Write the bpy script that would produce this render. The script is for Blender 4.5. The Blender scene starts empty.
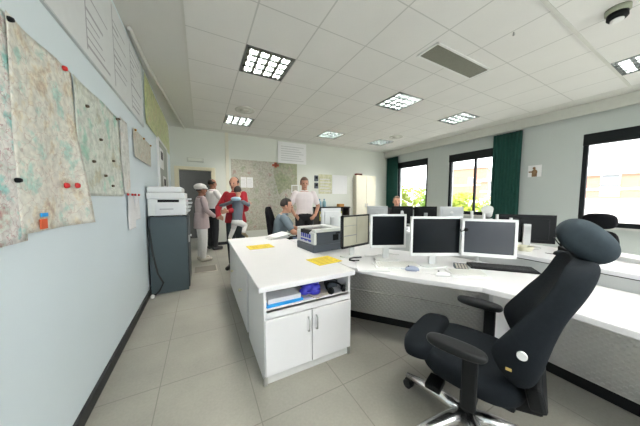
import bpy, bmesh, math, random
from mathutils import Vector, Matrix, Euler
random.seed(7)
C = bpy.context.scene.collection
S = bpy.context.scene
PI = math.pi

# ------------------------------------------------------------------ camera
F_PX = 224.0
yaw = math.atan(119 / F_PX)
pitch = math.atan(15 / F_PX)
cam_d = bpy.data.cameras.new('camera')
cam = bpy.data.objects.new('camera', cam_d)
C.objects.link(cam)
cam_d.sensor_fit = 'HORIZONTAL'
cam_d.sensor_width = 36.0
cam_d.lens = 36.0 * F_PX / 640.0
cam_d.clip_start = 0.02
cam_d.clip_end = 500
cam.location = (0, 0, 1.35)
fw = Vector((math.sin(yaw) * math.cos(pitch), math.cos(yaw) * math.cos(pitch), -math.sin(pitch)))
cam.rotation_euler = fw.to_track_quat('-Z', 'Y').to_euler()
S.camera = cam

# ------------------------------------------------------------------ world, sun, exposure
w = bpy.data.worlds.new('sky'); S.world = w; w.use_nodes = True
wn = w.node_tree
bg = wn.nodes['Background']
bg.inputs['Color'].default_value = (0.93, 0.97, 1.0, 1)
bg.inputs['Strength'].default_value = 3.2
sun_d = bpy.data.lights.new('sun', 'SUN'); sun_d.energy = 1.8; sun_d.angle = 0.02; sun_d.color = (1, .95, .85)
sun = bpy.data.objects.new('sun', sun_d); C.objects.link(sun)
sun.rotation_euler = Vector((0.75, -0.2, -0.75)).to_track_quat('-Z', 'Y').to_euler()
sun.location = (-20, -10, 30)
S.view_settings.view_transform = 'Standard'
S.view_settings.look = 'None'
S.view_settings.gamma = 1
S.view_settings.use_curve_mapping = False
S.view_settings.exposure = 1.25
S.cycles.use_denoising = True
S.cycles.max_bounces = 8
S.cycles.diffuse_bounces = 5
S.cycles.sample_clamp_indirect = 6

# ------------------------------------------------------------------ materials
MATS = {}
def mat(name, col, rough=.6, metal=0, spec=.5, var=.06, scale=12, emit=0, bump=0, bscale=200, coat=0):
    if name in MATS: return MATS[name]
    m = bpy.data.materials.new(name); m.use_nodes = True
    n = m.node_tree.nodes; l = m.node_tree.links
    b = n['Principled BSDF']
    b.inputs['Roughness'].default_value = rough
    b.inputs['Metallic'].default_value = metal
    b.inputs['Specular IOR Level'].default_value = spec
    if coat: b.inputs['Coat Weight'].default_value = coat
    tc = n.new('ShaderNodeTexCoord')
    nz = n.new('ShaderNodeTexNoise'); nz.inputs['Scale'].default_value = scale; nz.inputs['Detail'].default_value = 3
    l.new(tc.outputs['Object'], nz.inputs['Vector'])
    mr = n.new('ShaderNodeMapRange'); mr.inputs[3].default_value = 1 - var; mr.inputs[4].default_value = 1 + var
    l.new(nz.outputs['Fac'], mr.inputs[0])
    vm = n.new('ShaderNodeVectorMath'); vm.operation = 'SCALE'
    vm.inputs[0].default_value = col[:3]
    l.new(mr.outputs[0], vm.inputs['Scale'])
    l.new(vm.outputs[0], b.inputs['Base Color'])
    if emit:
        l.new(vm.outputs[0], b.inputs['Emission Color']); b.inputs['Emission Strength'].default_value = emit
    if bump:
        n2 = n.new('ShaderNodeTexNoise'); n2.inputs['Scale'].default_value = bscale
        l.new(tc.outputs['Object'], n2.inputs['Vector'])
        bp = n.new('ShaderNodeBump'); bp.inputs['Strength'].default_value = bump; bp.inputs['Distance'].default_value = .003
        l.new(n2.outputs['Fac'], bp.inputs['Height']); l.new(bp.outputs[0], b.inputs['Normal'])
    MATS[name] = m
    return m

def grid_mat(name, col, line, x0, y0, px, py, wx, wy, rough=.6, var=.05, scale=3, spec=.3, fine=60):
    """tiles with joints on a px * py grid in metres (object space of an unrotated slab at the origin)"""
    m = bpy.data.materials.new(name); m.use_nodes = True
    n = m.node_tree.nodes; l = m.node_tree.links; b = n['Principled BSDF']
    b.inputs['Roughness'].default_value = rough; b.inputs['Specular IOR Level'].default_value = spec
    tc = n.new('ShaderNodeTexCoord'); sx = n.new('ShaderNodeSeparateXYZ'); l.new(tc.outputs['Object'], sx.inputs[0])
    def M(op, a, bb):
        k = n.new('ShaderNodeMath'); k.operation = op
        for i, v in enumerate((a, bb)):
            if isinstance(v, (int, float)): k.inputs[i].default_value = v
            else: l.new(v, k.inputs[i])
        return k.outputs[0]
    fx = M('PINGPONG', M('SUBTRACT', sx.outputs[0], x0), px / 2)
    fy = M('PINGPONG', M('SUBTRACT', sx.outputs[1], y0), py / 2)
    f = M('MAXIMUM', M('LESS_THAN', fx, wx), M('LESS_THAN', fy, wy))
    nz = n.new('ShaderNodeTexNoise'); nz.inputs['Scale'].default_value = scale; nz.inputs['Detail'].default_value = 5
    l.new(tc.outputs['Object'], nz.inputs['Vector'])
    n3 = n.new('ShaderNodeTexNoise'); n3.inputs['Scale'].default_value = fine; l.new(tc.outputs['Object'], n3.inputs['Vector'])
    s = M('ADD', M('MULTIPLY', nz.outputs['Fac'], .7), M('MULTIPLY', n3.outputs['Fac'], .3))
    mr = n.new('ShaderNodeMapRange'); mr.inputs[1].default_value = .3; mr.inputs[2].default_value = .7
    mr.inputs[3].default_value = 1 - var; mr.inputs[4].default_value = 1 + var; l.new(s, mr.inputs[0])
    vm = n.new('ShaderNodeVectorMath'); vm.operation = 'SCALE'; vm.inputs[0].default_value = col; l.new(mr.outputs[0], vm.inputs['Scale'])
    mx = n.new('ShaderNodeMix'); mx.data_type = 'RGBA'; l.new(f, mx.inputs[0]); l.new(vm.outputs[0], mx.inputs[6]); mx.inputs[7].default_value = (*line, 1)
    l.new(mx.outputs[2], b.inputs['Base Color'])
    return m

def map_mat(name, base, cols, scale=6, line=(.5, .25, .3), line_amt=.5, rough=.45):
    """printed road map: patches of land colour, noisy hatching and thin road lines"""
    m = bpy.data.materials.new(name); m.use_nodes = True
    n = m.node_tree.nodes; l = m.node_tree.links; b = n['Principled BSDF']; b.inputs['Roughness'].default_value = rough
    tc = n.new('ShaderNodeTexCoord')
    cur = None
    nz = n.new('ShaderNodeTexNoise'); nz.inputs['Scale'].default_value = scale; nz.inputs['Detail'].default_value = 6; nz.inputs['Roughness'].default_value = .65
    l.new(tc.outputs['Object'], nz.inputs['Vector'])
    cr = n.new('ShaderNodeValToRGB'); e = cr.color_ramp.elements
    e[0].position = .36; e[0].color = (*cols[0], 1); e[1].position = .65; e[1].color = (*cols[1], 1)
    k = e.new(.445); k.color = (*base, 1); k = e.new(.53); k.color = (*base, 1); k = e.new(.575); k.color = (*cols[2], 1)
    l.new(nz.outputs['Fac'], cr.inputs[0])
    vz = n.new('ShaderNodeTexVoronoi'); vz.feature = 'DISTANCE_TO_EDGE'; vz.inputs['Scale'].default_value = scale * 2.2
    n2 = n.new('ShaderNodeTexNoise'); n2.inputs['Scale'].default_value = scale * 2
    l.new(tc.outputs['Object'], n2.inputs['Vector'])
    ad = n.new('ShaderNodeVectorMath'); ad.operation = 'MULTIPLY_ADD'; l.new(n2.outputs['Color'], ad.inputs[0]); ad.inputs[1].default_value = (.12, .12, .12)
    l.new(tc.outputs['Object'], ad.inputs[2]); l.new(ad.outputs[0], vz.inputs['Vector'])
    lt = n.new('ShaderNodeMapRange'); lt.inputs[1].default_value = 0; lt.inputs[2].default_value = .035; lt.inputs[3].default_value = line_amt; lt.inputs[4].default_value = 0
    l.new(vz.outputs['Distance'], lt.inputs[0])
    mx = n.new('ShaderNodeMix'); mx.data_type = 'RGBA'; l.new(lt.outputs[0], mx.inputs[0]); l.new(cr.outputs[0], mx.inputs[6]); mx.inputs[7].default_value = (*line, 1)
    n4 = n.new('ShaderNodeTexNoise'); n4.inputs['Scale'].default_value = scale * 4.5; n4.inputs['Detail'].default_value = 2
    l.new(tc.outputs['Object'], n4.inputs['Vector'])
    mr = n.new('ShaderNodeMapRange'); mr.inputs[1].default_value = .35; mr.inputs[2].default_value = .65; mr.inputs[3].default_value = .80; mr.inputs[4].default_value = 1.05
    l.new(n4.outputs['Fac'], mr.inputs[0])
    vm = n.new('ShaderNodeVectorMath'); vm.operation = 'SCALE'; l.new(mx.outputs[2], vm.inputs[0]); l.new(mr.outputs[0], vm.inputs['Scale'])
    l.new(vm.outputs[0], b.inputs['Base Color'])
    return m

def glass_mat():
    m = bpy.data.materials.new('window_glass'); m.use_nodes = True
    n = m.node_tree.nodes; l = m.node_tree.links
    for x in list(n): n.remove(x)
    o = n.new('ShaderNodeOutputMaterial'); mx = n.new('ShaderNodeMixShader'); t = n.new('ShaderNodeBsdfTransparent'); g = n.new('ShaderNodeBsdfGlossy')
    g.inputs['Roughness'].default_value = .02; mx.inputs[0].default_value = .06
    l.new(t.outputs[0], mx.inputs[1]); l.new(g.outputs[0], mx.inputs[2]); l.new(mx.outputs[0], o.inputs[0])
    return m

def tread_mat():
    """bright aluminium tread plate with raised lozenges"""
    m = bpy.data.materials.new('tread_plate'); m.use_nodes = True
    n = m.node_tree.nodes; l = m.node_tree.links; b = n['Principled BSDF']
    b.inputs['Base Color'].default_value = (.64, .64, .63, 1); b.inputs['Metallic'].default_value = .85; b.inputs['Roughness'].default_value = .32
    tc = n.new('ShaderNodeTexCoord'); mp = n.new('ShaderNodeMapping'); mp.inputs['Scale'].default_value = (1, 1, 1); l.new(tc.outputs['UV'], mp.inputs[0])
    vz = n.new('ShaderNodeTexVoronoi'); vz.inputs['Scale'].default_value = 32; vz.inputs['Randomness'].default_value = 0
    mp.inputs['Rotation'].default_value = (0, 0, PI / 4)
    l.new(mp.outputs[0], vz.inputs['Vector'])
    mr = n.new('ShaderNodeMapRange'); mr.inputs[1].default_value = .22; mr.inputs[2].default_value = .34; mr.inputs[3].default_value = 1; mr.inputs[4].default_value = 0
    l.new(vz.outputs['Distance'], mr.inputs[0])
    bp = n.new('ShaderNodeBump'); bp.inputs['Strength'].default_value = .9; bp.inputs['Distance'].default_value = .004
    l.new(mr.outputs[0], bp.inputs['Height']); l.new(bp.outputs[0], b.inputs['Normal'])
    return m

WHITE = mat('white_laminate', (.76, .755, .765), .38, var=.015)
WALLB = mat('blue_white_paint', (.72, .80, .84), .75, var=.02, scale=2)
WALLC = mat('cream_green_paint', (.66, .68, .62), .8, var=.03, scale=1.5)
WALLR = mat('grey_green_paint', (.50, .54, .525), .8, var=.02, scale=2)
BLACK = mat('black_plastic', (.009, .010, .011), .55, var=.1, spec=.14)
BLACKG = mat('black_gloss_plastic', (.012, .012, .013), .12, var=.05)
RUBBER = mat('black_rubber', (.015, .015, .015), .7)
FABRIC = mat('charcoal_fabric', (.0125, .0155, .019), .95, spec=.10, var=.18, scale=60, bump=.5, bscale=500)
FABRICB = mat('black_fabric', (.010, .010, .012), .95, spec=.1, var=.15, scale=60)
CHROME = mat('polished_aluminium', (.86, .86, .86), .26, metal=1, var=.03)
STEEL = mat('brushed_steel', (.55, .55, .54), .35, metal=.9, var=.05)
GREYCAB = mat('blue_grey_steel', (.056, .082, .094), .5, var=.05)
DGREY = mat('dark_grey_plastic', (.070, .085, .105), .45, var=.05)
LGREY = mat('light_grey_plastic', (.55, .57, .58), .45, var=.03)
CREAM = mat('cream_paint', (.72, .66, .48), .6, var=.03)
OFFWHITE = mat('off_white_plastic', (.76, .77, .76), .4, var=.03)
PAPER = mat('white_paper', (.80, .80, .80), .8, var=.03)
YELLOWP = mat('yellow_paper', (.76, .58, .045), .8, var=.06, scale=30)
GREENC = mat('green_curtain_cloth', (.016, .066, .052), .9, var=.15, scale=14, spec=.2)
FRAME = mat('dark_bronze_frame', (.012, .014, .016), .6, var=.1, spec=.15)
SCREEN = mat('black_lcd_screen', (.005, .007, .009), .30, var=.05, spec=.12)
RED = mat('red_plastic', (.55, .02, .02), .4)
BLUE = mat('blue_plastic', (.02, .33, .75), .45)
VIOLET = mat('violet_blue_plastic', (.045, .045, .50), .45, var=.3, scale=40)
SKIN = mat('fair_skin', (.52, .27, .18), .55, var=.06, scale=30)
SKIND = mat('brown_skin', (.23, .095, .055), .5, var=.06, scale=30)
INK = mat('grey_ink', (.42, .42, .45), .8)
GLASS = glass_mat()
TREAD = tread_mat()

# ------------------------------------------------------------------ mesh helpers
def finish(bm, name, m, parent=None, smooth=False, loc=None, rot=None, subsurf=0, bevel=0):
    me = bpy.data.meshes.new(name)
    bmesh.ops.recalc_face_normals(bm, faces=bm.faces)
    bm.to_mesh(me); bm.free()
    o = bpy.data.objects.new(name, me); C.objects.link(o)
    for k in (m if isinstance(m, (list, tuple)) else [m]): me.materials.append(k)
    if smooth:
        for p in me.polygons: p.use_smooth = True
    if bevel:
        b = o.modifiers.new('bevel', 'BEVEL'); b.width = bevel; b.segments = 2; b.limit_method = 'ANGLE'
    if subsurf:
        s = o.modifiers.new('sub', 'SUBSURF'); s.levels = subsurf; s.render_levels = subsurf
    if parent: o.parent = parent
    if loc is not None: o.location = loc
    if rot is not None: o.rotation_euler = rot if not isinstance(rot, (int, float)) else (0, 0, rot)
    return o

class B:
    def __init__(self): self.bm = bmesh.new()
    def box(self, c, s, rot=None):
        r = bmesh.ops.create_cube(self.bm, size=1)
        M = Matrix.Translation(c) @ ((rot if isinstance(rot, Matrix) else Euler(rot).to_matrix().to_4x4()) if rot is not None else Matrix()) @ Matrix.Diagonal((*s, 1))
        bmesh.ops.transform(self.bm, matrix=M, verts=r['verts']); return self
    def bb(self, a, b):
        return self.box([(a[i] + b[i]) / 2 for i in range(3)], [abs(b[i] - a[i]) for i in range(3)])
    def cyl(self, p, q, r, r2=None, n=16):
        p = Vector(p); q = Vector(q); d = q - p
        k = bmesh.ops.create_cone(self.bm, cap_ends=True, segments=n, radius1=r, radius2=r if r2 is None else r2, depth=d.length)
        M = Matrix.Translation((p + q) / 2) @ d.to_track_quat('Z', 'Y').to_matrix().to_4x4()
        bmesh.ops.transform(self.bm, matrix=M, verts=k['verts']); return self
    def ball(self, c, r, s=(1, 1, 1), rot=None, n=14):
        k = bmesh.ops.create_uvsphere(self.bm, u_segments=n, v_segments=max(6, n // 2 + 2), radius=r)
        M = Matrix.Translation(c) @ (Euler(rot).to_matrix().to_4x4() if rot else Matrix()) @ Matrix.Diagonal((*s, 1))
        bmesh.ops.transform(self.bm, matrix=M, verts=k['verts']); return self
    def cap(self, p, q, r1, r2):
        self.cyl(p, q, r1, r2, 12); self.ball(p, r1, n=12); self.ball(q, r2, n=12); return self
    def tube(self, pts, r, n=8):
        pts = [Vector(p) for p in pts]; rr = r if isinstance(r, (list, tuple)) else [r] * len(pts)
        rings = []; up = Vector((0, 0, 1))
        for i, p in enumerate(pts):
            t = (pts[min(i + 1, len(pts) - 1)] - pts[max(i - 1, 0)]).normalized()
            a = t.cross(up)
            if a.length < 1e-3: a = t.cross(Vector((1, 0, 0)))
            a.normalize(); b = t.cross(a)
            rings.append([self.bm.verts.new(p + (a * math.cos(k * 2 * PI / n) + b * math.sin(k * 2 * PI / n)) * rr[i]) for k in range(n)])
        self._skin(rings); return self
    def _skin(self, rings):
        n = len(rings[0])
        for i in range(len(rings) - 1):
            for k in range(n):
                self.bm.faces.new((rings[i][k], rings[i][(k + 1) % n], rings[i + 1][(k + 1) % n], rings[i + 1][k]))
        for rg in (rings[0], rings[-1]):
            c = self.bm.verts.new(sum((v.co for v in rg), Vector()) / n)
            for k in range(n): self.bm.faces.new((rg[k], rg[(k + 1) % n], c))
    def loft(self, loops):
        self._skin([[self.bm.verts.new(p) for p in lp] for lp in loops]); return self
    def prism(self, poly, z0, z1):
        a = [self.bm.verts.new((x, y, z0)) for x, y in poly]; b = [self.bm.verts.new((x, y, z1)) for x, y in poly]
        n = len(poly)
        self.bm.faces.new(a[::-1]); self.bm.faces.new(b)
        for i in range(n): self.bm.faces.new((a[i], a[(i + 1) % n], b[(i + 1) % n], b[i]))
        return self
    def lathe(self, prof, c=(0, 0, 0), n=20):
        rings = [[self.bm.verts.new((c[0] + r * math.cos(k * 2 * PI / n), c[1] + r * math.sin(k * 2 * PI / n), c[2] + z)) for k in range(n)] for r, z in prof]
        self._skin(rings); return self
    def build(self, name, m, parent=None, **k): return finish(self.bm, name, m, parent, **k)

def tag(o, label=None, cat=None, group=None, kind=None):
    if label: o['label'] = label
    if cat: o['category'] = cat
    if group: o['group'] = group
    if kind: o['kind'] = kind
    return o
def thing(name, label, cat, loc=(0, 0, 0), rz=0, group=None, rot=None):
    o = bpy.data.objects.new(name, None); C.objects.link(o); o.empty_display_size = .1
    o.location = loc; o.rotation_euler = rot if rot else (0, 0, rz)
    return tag(o, label, cat, group)
def struct(o): o['kind'] = 'structure'; return o
def kids(o): return [c for c in bpy.data.objects if c.parent == o]
def copy_tree(o, parent=None):
    c = o.copy(); C.objects.link(c)
    if parent: c.parent = parent
    for k in kids(o): copy_tree(k, c)
    return c
def bake(o):
    dg = bpy.context.evaluated_depsgraph_get(); dg.update()
    me = bpy.data.meshes.new_from_object(o.evaluated_get(dg)); old = o.data
    o.modifiers.clear(); o.data = me; bpy.data.meshes.remove(old); me.name = o.name
    for p in me.polygons: p.use_smooth = True
    return o
def fuse(b, name, m, parent, voxel=.011, it=4, f=.5):
    o = b.build(name, m, None)
    r = o.modifiers.new('r', 'REMESH'); r.mode = 'VOXEL'; r.voxel_size = voxel
    s = o.modifiers.new('s', 'SMOOTH'); s.iterations = it; s.factor = f
    bake(o); o.parent = parent
    return o

# ------------------------------------------------------------------ the room
XL, XR, YB, YF, HC = -.67, 6.9, 7.0, -2.6, 3.2
XT0, XT1, PX, PY0, PY = -.10, 6.35, .645, .98, .645       # tile field
floor_m = grid_mat('floor_tile', (.315, .305, .265), (.21, .20, .175), -.30, 1.28, .585, .60, .003, .003, rough=.42, var=.14, scale=2.2, spec=.4)
struct(B().bb((XL - .2, YF - .2, -.15), (XR + .25, YB + 2.4, 0)).build('floor', floor_m))
ceil_m = grid_mat('ceiling_tile', (.74, .735, .715), (.54, .54, .52), XT0, PY0, PX, PY, .008, .006, rough=.85, var=.03, scale=2)
cb = B()
FIX = []                                                    # fixture cells (column, row) of the tile grid
for i, j in ((1, 3), (5, 3), (8, 3), (1, 7), (5, 7), (8, 7), (1, -2), (5, -3), (8, -1), (2, -4), (5, -4), (8, -4)): FIX.append((i, j))
def cell(i, j): return XT0 + PX * i, PY0 + PY * j
j0, j1 = -5, 8
for i in range(10):
    for j in range(j0, j1 + 1):
        if (i, j) in FIX: continue
        x, y = cell(i, j)
        y2 = min(y + PY, 6.72)
        cb.bm.faces.new([cb.bm.verts.new(p) for p in ((x, y, HC), (x, y2, HC), (x + PX, y2, HC), (x + PX, y, HC))])
cb.bb((XL - .2, YF - .2, HC + .20), (XR + .25, YB + 2.4, HC + .35))
struct(cb.build('ceiling', ceil_m))
BORD = mat('grey_ceiling_border', (.66, .66, .63), .85, var=.03, scale=2)
struct(B().bb((XL, YF, HC - .004), (XT0, YB, HC + .03)).build('trim_1', BORD))
struct(B().bb((XT0, 6.72, HC - .003), (XT1, YB, HC + .03)).build('trim_2', BORD))
struct(B().bb((XT1, YF, HC - .002), (XR, YB, HC + .03)).build('trim_3', BORD))
struct(B().bb((XT0 - .012, YF, HC - .012), (XT0 + .012, 6.72, HC - .0045)).build('trim_4', mat('trim_white', (.62, .62, .58), .6)))
struct(B().bb((XT0, PY0 - .016, HC - .012), (XT1, PY0 + .016, HC - .0045)).build('trim_5', MATS['trim_white']))
struct(B().bb((6.72, YF, 2.985), (6.76, YB, HC - .003)).bb((6.76, YF, 3.12), (XR, YB, HC - .004)).build('trim_6', mat('cornice_paint', (.56, .57, .53), .75)))
struct(B().bb((XL - .2, YF, 0), (XL, YB + .2, HC + .2)).build('wall_left', WALLB))
WX0, WX1, WZ0, WZ1 = -.2, 5.6, .85, 2.75  # opening for the added window behind the camera
struct(B().bb((XL - .2, YF - .2, 0), (WX0, YF, HC + .2)).bb((WX1, YF - .2, 0), (XR + .25, YF, HC + .2)).bb((WX0, YF - .2, 0), (WX1, YF, WZ0)).bb((WX0, YF - .2, WZ1), (WX1, YF, HC + .2)).build('wall_front', WALLC))
DX0, DX1, DZ = -.49, .28, 2.10
struct(B().bb((XL, YB, 0), (DX0, YB + .15, HC + .2)).bb((DX1, YB, 0), (XR + .25, YB + .15, HC + .2)).bb((DX0, YB, DZ), (DX1, YB + .15, HC + .2)).build('wall_back', WALLC))
WIN = [('window_1', 5.12, 6.45, .92, 2.72), ('window_2', 3.08, 4.38, .87, 2.68), ('window_3', -.55, 1.585, .79, 2.63)]
wb = B(); ys = YF
for _, a, b_, z0, z1 in sorted(WIN, key=lambda t: t[1]):
    wb.bb((XR, ys, 0), (XR + .25, a, HC + .2)); wb.bb((XR, a, 0), (XR + .25, b_, z0)); wb.bb((XR, a, z1), (XR + .25, b_, HC + .2)); ys = b_
wb.bb((XR, ys, 0), (XR + .25, YB, HC + .2))
struct(wb.build('wall_right', WALLR))
BASE = mat('black_skirting', (.016, .018, .020), .5)
struct(B().bb((XL, YF, 0), (XL + .018, YB, .085)).build('baseboard_left', BASE))
struct(B().bb((DX1 + .1, YB - .018, 0), (XR, YB, .085)).build('baseboard_back', BASE))
struct(B().bb((XR - .018, YF, 0), (XR, YB, .085)).build('baseboard_right', BASE))
# corridor behind the open door
CORR = mat('corridor_dimness', (.075, .075, .068), .8)  # low light of the corridor is put into this wall colour
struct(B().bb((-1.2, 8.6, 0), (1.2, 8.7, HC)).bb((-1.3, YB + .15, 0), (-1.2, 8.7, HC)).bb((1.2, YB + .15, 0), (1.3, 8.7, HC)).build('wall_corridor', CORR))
d = thing('door_1', None, None, (0, YB, 0)); struct(d)
B().bb((DX0 - .10, -.03, 0), (DX0, .16, DZ + .09)).bb((DX1, -.03, 0), (DX1 + .10, .16, DZ + .09)).bb((DX0, -.03, DZ), (DX1, .16, DZ + .09)).build('door_frame', CREAM, d, bevel=.006)
# windows
for nm, a, b_, z0, z1 in WIN:
    t = struct(thing(nm, None, None, (XR, (a + b_) / 2, z0)))
    h = z1 - z0; W2 = (b_ - a) / 2
    fb = B().bb((.02, -W2, 0), (.10, -W2 + .07, h)).bb((.02, W2 - .07, 0), (.10, W2, h)).bb((.02, -W2, 0), (.10, W2, .09))
    fb.bb((-.005, -W2, h - .22), (.12, W2, h))
    if nm != 'window_1':
        m0 = -.10 if nm == 'window_2' else -.62
        fb.bb((.03, m0 - .025, 0), (.09, m0 + .025, h))
    fb.build('window_frame', FRAME, t)
    B().bb((.058, -W2 + .06, .08), (.064, W2 - .06, h - .20)).build('pane', GLASS, t)
    B().bb((-.05, -W2 - .03, -.035), (.22, W2 + .03, 0)).build('window_sill', mat('pale_sill', (.6, .6, .57), .5), t)
t = struct(thing('window_added', None, None, ((WX0 + WX1) / 2, YF, WZ0)))  # unseen window, added to light the room from the camera side
fb = B(); W2 = (WX1 - WX0) / 2; h = WZ1 - WZ0
for x in (-W2 + .03, -W2 / 3, W2 / 3, W2 - .03): fb.bb((x - .03, -.10, 0), (x + .03, -.03, h))
fb.bb((-W2, -.10, 0), (W2, -.03, .07)).bb((-W2, -.10, h - .07), (W2, -.03, h)).build('window_frame', FRAME, t)
B().bb((-W2 + .03, -.07, .05), (W2 - .03, -.064, h - .05)).build('pane', GLASS, t)
# conduits
struct(B().tube([(-.62, 3.2, HC - .03), (-.60, 3.9, HC - .03), (-.33, 6.97, HC - .03)], .022).build('trim_7', MATS['trim_white']))
struct(B().bb((.66, YB - .03, .1), (.745, YB, HC)).build('trim_8', mat('pipe_cream', (.68, .66, .55), .6)))

# ------------------------------------------------------------------ ceiling fittings
TUBE = mat('lamp_tube', (1, .97, .90), .5, emit=190, var=0)
LOUV = mat('louvre_metal', (.26, .28, .28), .25, metal=1, var=.04)
HOUS = mat('lamp_housing', (.10, .11, .11), .4)
LW = .585
def make_light(loc):
    t = thing('ceiling_light', 'recessed louvre ceiling light', 'ceiling light', loc, group='recessed louvre ceiling lights')
    hw = LW / 2 + .025
    B().bb((-hw, -hw, .14), (hw, hw, .15)).bb((-hw, -hw, 0), (-hw + .02, hw, .15)).bb((hw - .02, -hw, 0), (hw, hw, .15)).bb((-hw, -hw, 0), (hw, -hw + .02, .15)).bb((-hw, hw - .02, 0), (hw, hw, .15)).build('housing', HOUS, t)
    lb = B()
    for k in range(5):
        p = -LW / 2 + .012 + k * (LW - .024) / 4
        lb.bb((p - .022, -LW / 2, 0), (p + .022, LW / 2, .068)).bb((-LW / 2, p - .022, 0), (LW / 2, p + .022, .068))
    lb.build('louvre', LOUV, t)
    for k in range(4):
        x = -.21 + .14 * k
        B().cyl((x, -.27, .10), (x, .27, .10), .016, n=10).build('tube', TUBE, t)
    return t
proto = None
LLAB = {(1, 3): 'recessed square louvre ceiling light nearest the wall of maps, over the aisle', (5, 3): 'recessed louvre ceiling light behind the long grey air vent, in mid ceiling',
        (8, 3): 'recessed louvre ceiling light nearest the middle window, by the cornice', (1, 7): 'bright louvre ceiling light beside a round diffuser near the far doorway',
        (5, 7): 'far louvre ceiling light in mid ceiling, second from the doorway end of the back row', (8, 7): 'far louvre ceiling light beside a round diffuser, nearest the far window corner',
        (8, -1): 'bright louvre ceiling light at the right edge near the smoke detector'}
for (i, j) in FIX:
    x, y = cell(i, j); loc = (x + PX / 2, y + PY / 2, HC - .002)
    if proto is None: proto = make_light(loc); o = proto
    else: o = copy_tree(proto); o.location = loc
    o['label'] = LLAB.get((i, j), 'recessed louvre ceiling light in the row behind the viewer')
t = thing('air_vent', 'long grey slotted air vent grille in the ceiling tiles', 'air vent', (3.14, 1.95, HC))
B().bb((-.60, -.15, -.014), (-.57, .15, -.001)).bb((.57, -.15, -.014), (.60, .15, -.001)).bb((-.6, -.15, -.014), (.6, -.125, -.001)).bb((-.6, .125, -.014), (.6, .15, -.001)).build('frame', OFFWHITE, t)
vb = B()
for k in range(17): vb.box((0, -.12 + .015 * k, -.007), (1.14, .004, .012), (.6, 0, 0))
vb.build('slats', mat('vent_grey', (.20, .20, .16), .5, metal=.3), t)
B().bb((-.57, -.125, -.003), (.57, .125, -.0015)).build('backing', mat('vent_dark', (.05, .05, .04), .8), t)
for (x, y, lab) in ((.88, 5.03, 'round ceiling diffuser in front of the bright light by the doorway'), (5.30, 5.05, 'round ceiling diffuser next to the far window corner light')):
    t = thing('ceiling_diffuser', lab, 'air diffuser', (x, y, HC), group='round ceiling diffusers')
    B().lathe([(.20, -.001), (.20, -.012), (.165, -.02), (.16, -.008), (.12, -.014)]).build('ring', mat('diffuser_grey', (.52, .52, .48), .6), t, smooth=True)
    B().lathe([(.10, -.001), (.10, -.03), (.06, -.036), (.0, -.036)]).build('disc', MATS['diffuser_grey'], t, smooth=True)
t = thing('smoke_detector', 'dome smoke detector with dark collar hanging under the ceiling', 'smoke detector', (3.66, .68, HC))
B().lathe([(.085, -.001), (.085, -.04), (.075, -.05)]).build('base', mat('olive_plastic', (.25, .27, .2), .5), t, smooth=True)
B().lathe([(.070, -.045), (.072, -.09), (.06, -.105)]).build('collar', BLACK, t, smooth=True)
B().lathe([(.045, -.10), (.045, -.118), (.02, -.125)]).build('sensor', OFFWHITE, t, smooth=True)
tag(B().cyl((0, 0, -.03), (0, 0, -.001), .008).ball((0, 0, -.03), .012).build('ceiling_hook', STEEL, loc=(3.15, 1.31, HC)), 'small metal hook in the ceiling tile beside the long vent', 'hook')

# ------------------------------------------------------------------ curtains
def curtain(name, y0, y1, z0, z1, label):
    t = thing(name, label, 'curtain', (6.80, (y0 + y1) / 2, z0), group='green curtains')
    hw = (y1 - y0) / 2; bm = bmesh.new(); n = 90; rows = []
    for zi in range(9):
        z = (z1 - z0) * zi / 8; r = []
        for k in range(n + 1):
            u = k / n; r.append(bm.verts.new((.028 * math.sin(u * 2 * PI * 9 + .3 * math.sin(zi)) * (1 - .3 * zi / 8), -hw + 2 * hw * u, z)))
        rows.append(r)
    for a in range(8):
        for k in range(n): bm.faces.new((rows[a][k], rows[a][k + 1], rows[a + 1][k + 1], rows[a + 1][k]))
    o = finish(bm, 'cloth', GREENC, t, smooth=True); s = o.modifiers.new('s', 'SOLIDIFY'); s.thickness = .004
    B().cyl((0, -hw - .02, z1 - z0 + .012), (0, hw + .02, z1 - z0 + .012), .01, n=8).build('rail', STEEL, t)
curtain('curtain', 2.54, 3.14, .50, 2.96, 'green curtain beside the middle window, next to the small wall figure')
curtain('curtain', 6.36, 6.93, .50, 2.96, 'narrow green curtain in the far corner by the end window')

# ------------------------------------------------------------------ left wall: maps and papers
def sheet(name, y0, y1, z0, z1, m, label, cat='map', off=.012, curl=None, ripple=.006, seed=0, group=None, subdiv=24, wall='L', parent=None):
    """thin paper sheet lying on the left wall (wall='L') or back wall (wall='B'), slightly rippled"""
    bm = bmesh.new(); n = subdiv; rows = []
    H = z1 - z0; Wd = y1 - y0
    for a in range(n + 1):
        r = []
        for k in range(n + 1):
            u, v = k / n, a / n
            dx = off + ripple * (math.sin(u * 9 + seed) * math.cos(v * 4 + seed) + 1)
            y, z = u * Wd, v * H
            if curl:
                cu = max(0, (u - curl[0]) / (1 - curl[0])); cv = max(0, 1 - v / curl[1])
                dx += .045 * cu * cu * (.25 + cv); z += curl[2] * cu * cu * (cv - .3); y += curl[3] * cu * cv
            r.append(bm.verts.new((dx, y, z) if wall == 'L' else (y, -dx, z)))
        rows.append(r)
    for a in range(n):
        for k in range(n): bm.faces.new((rows[a][k], rows[a][k + 1], rows[a + 1][k + 1], rows[a + 1][k]))
    o = finish(bm, name, m, parent, smooth=True, loc=(XL, y0, z0) if wall == 'L' else (y0, YB, z0))
    s = o.modifiers.new('s', 'SOLIDIFY'); s.thickness = .0015; s.offset = 1 if wall == 'L' else -1
    if label: tag(o, label, cat, group)
    return o
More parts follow.
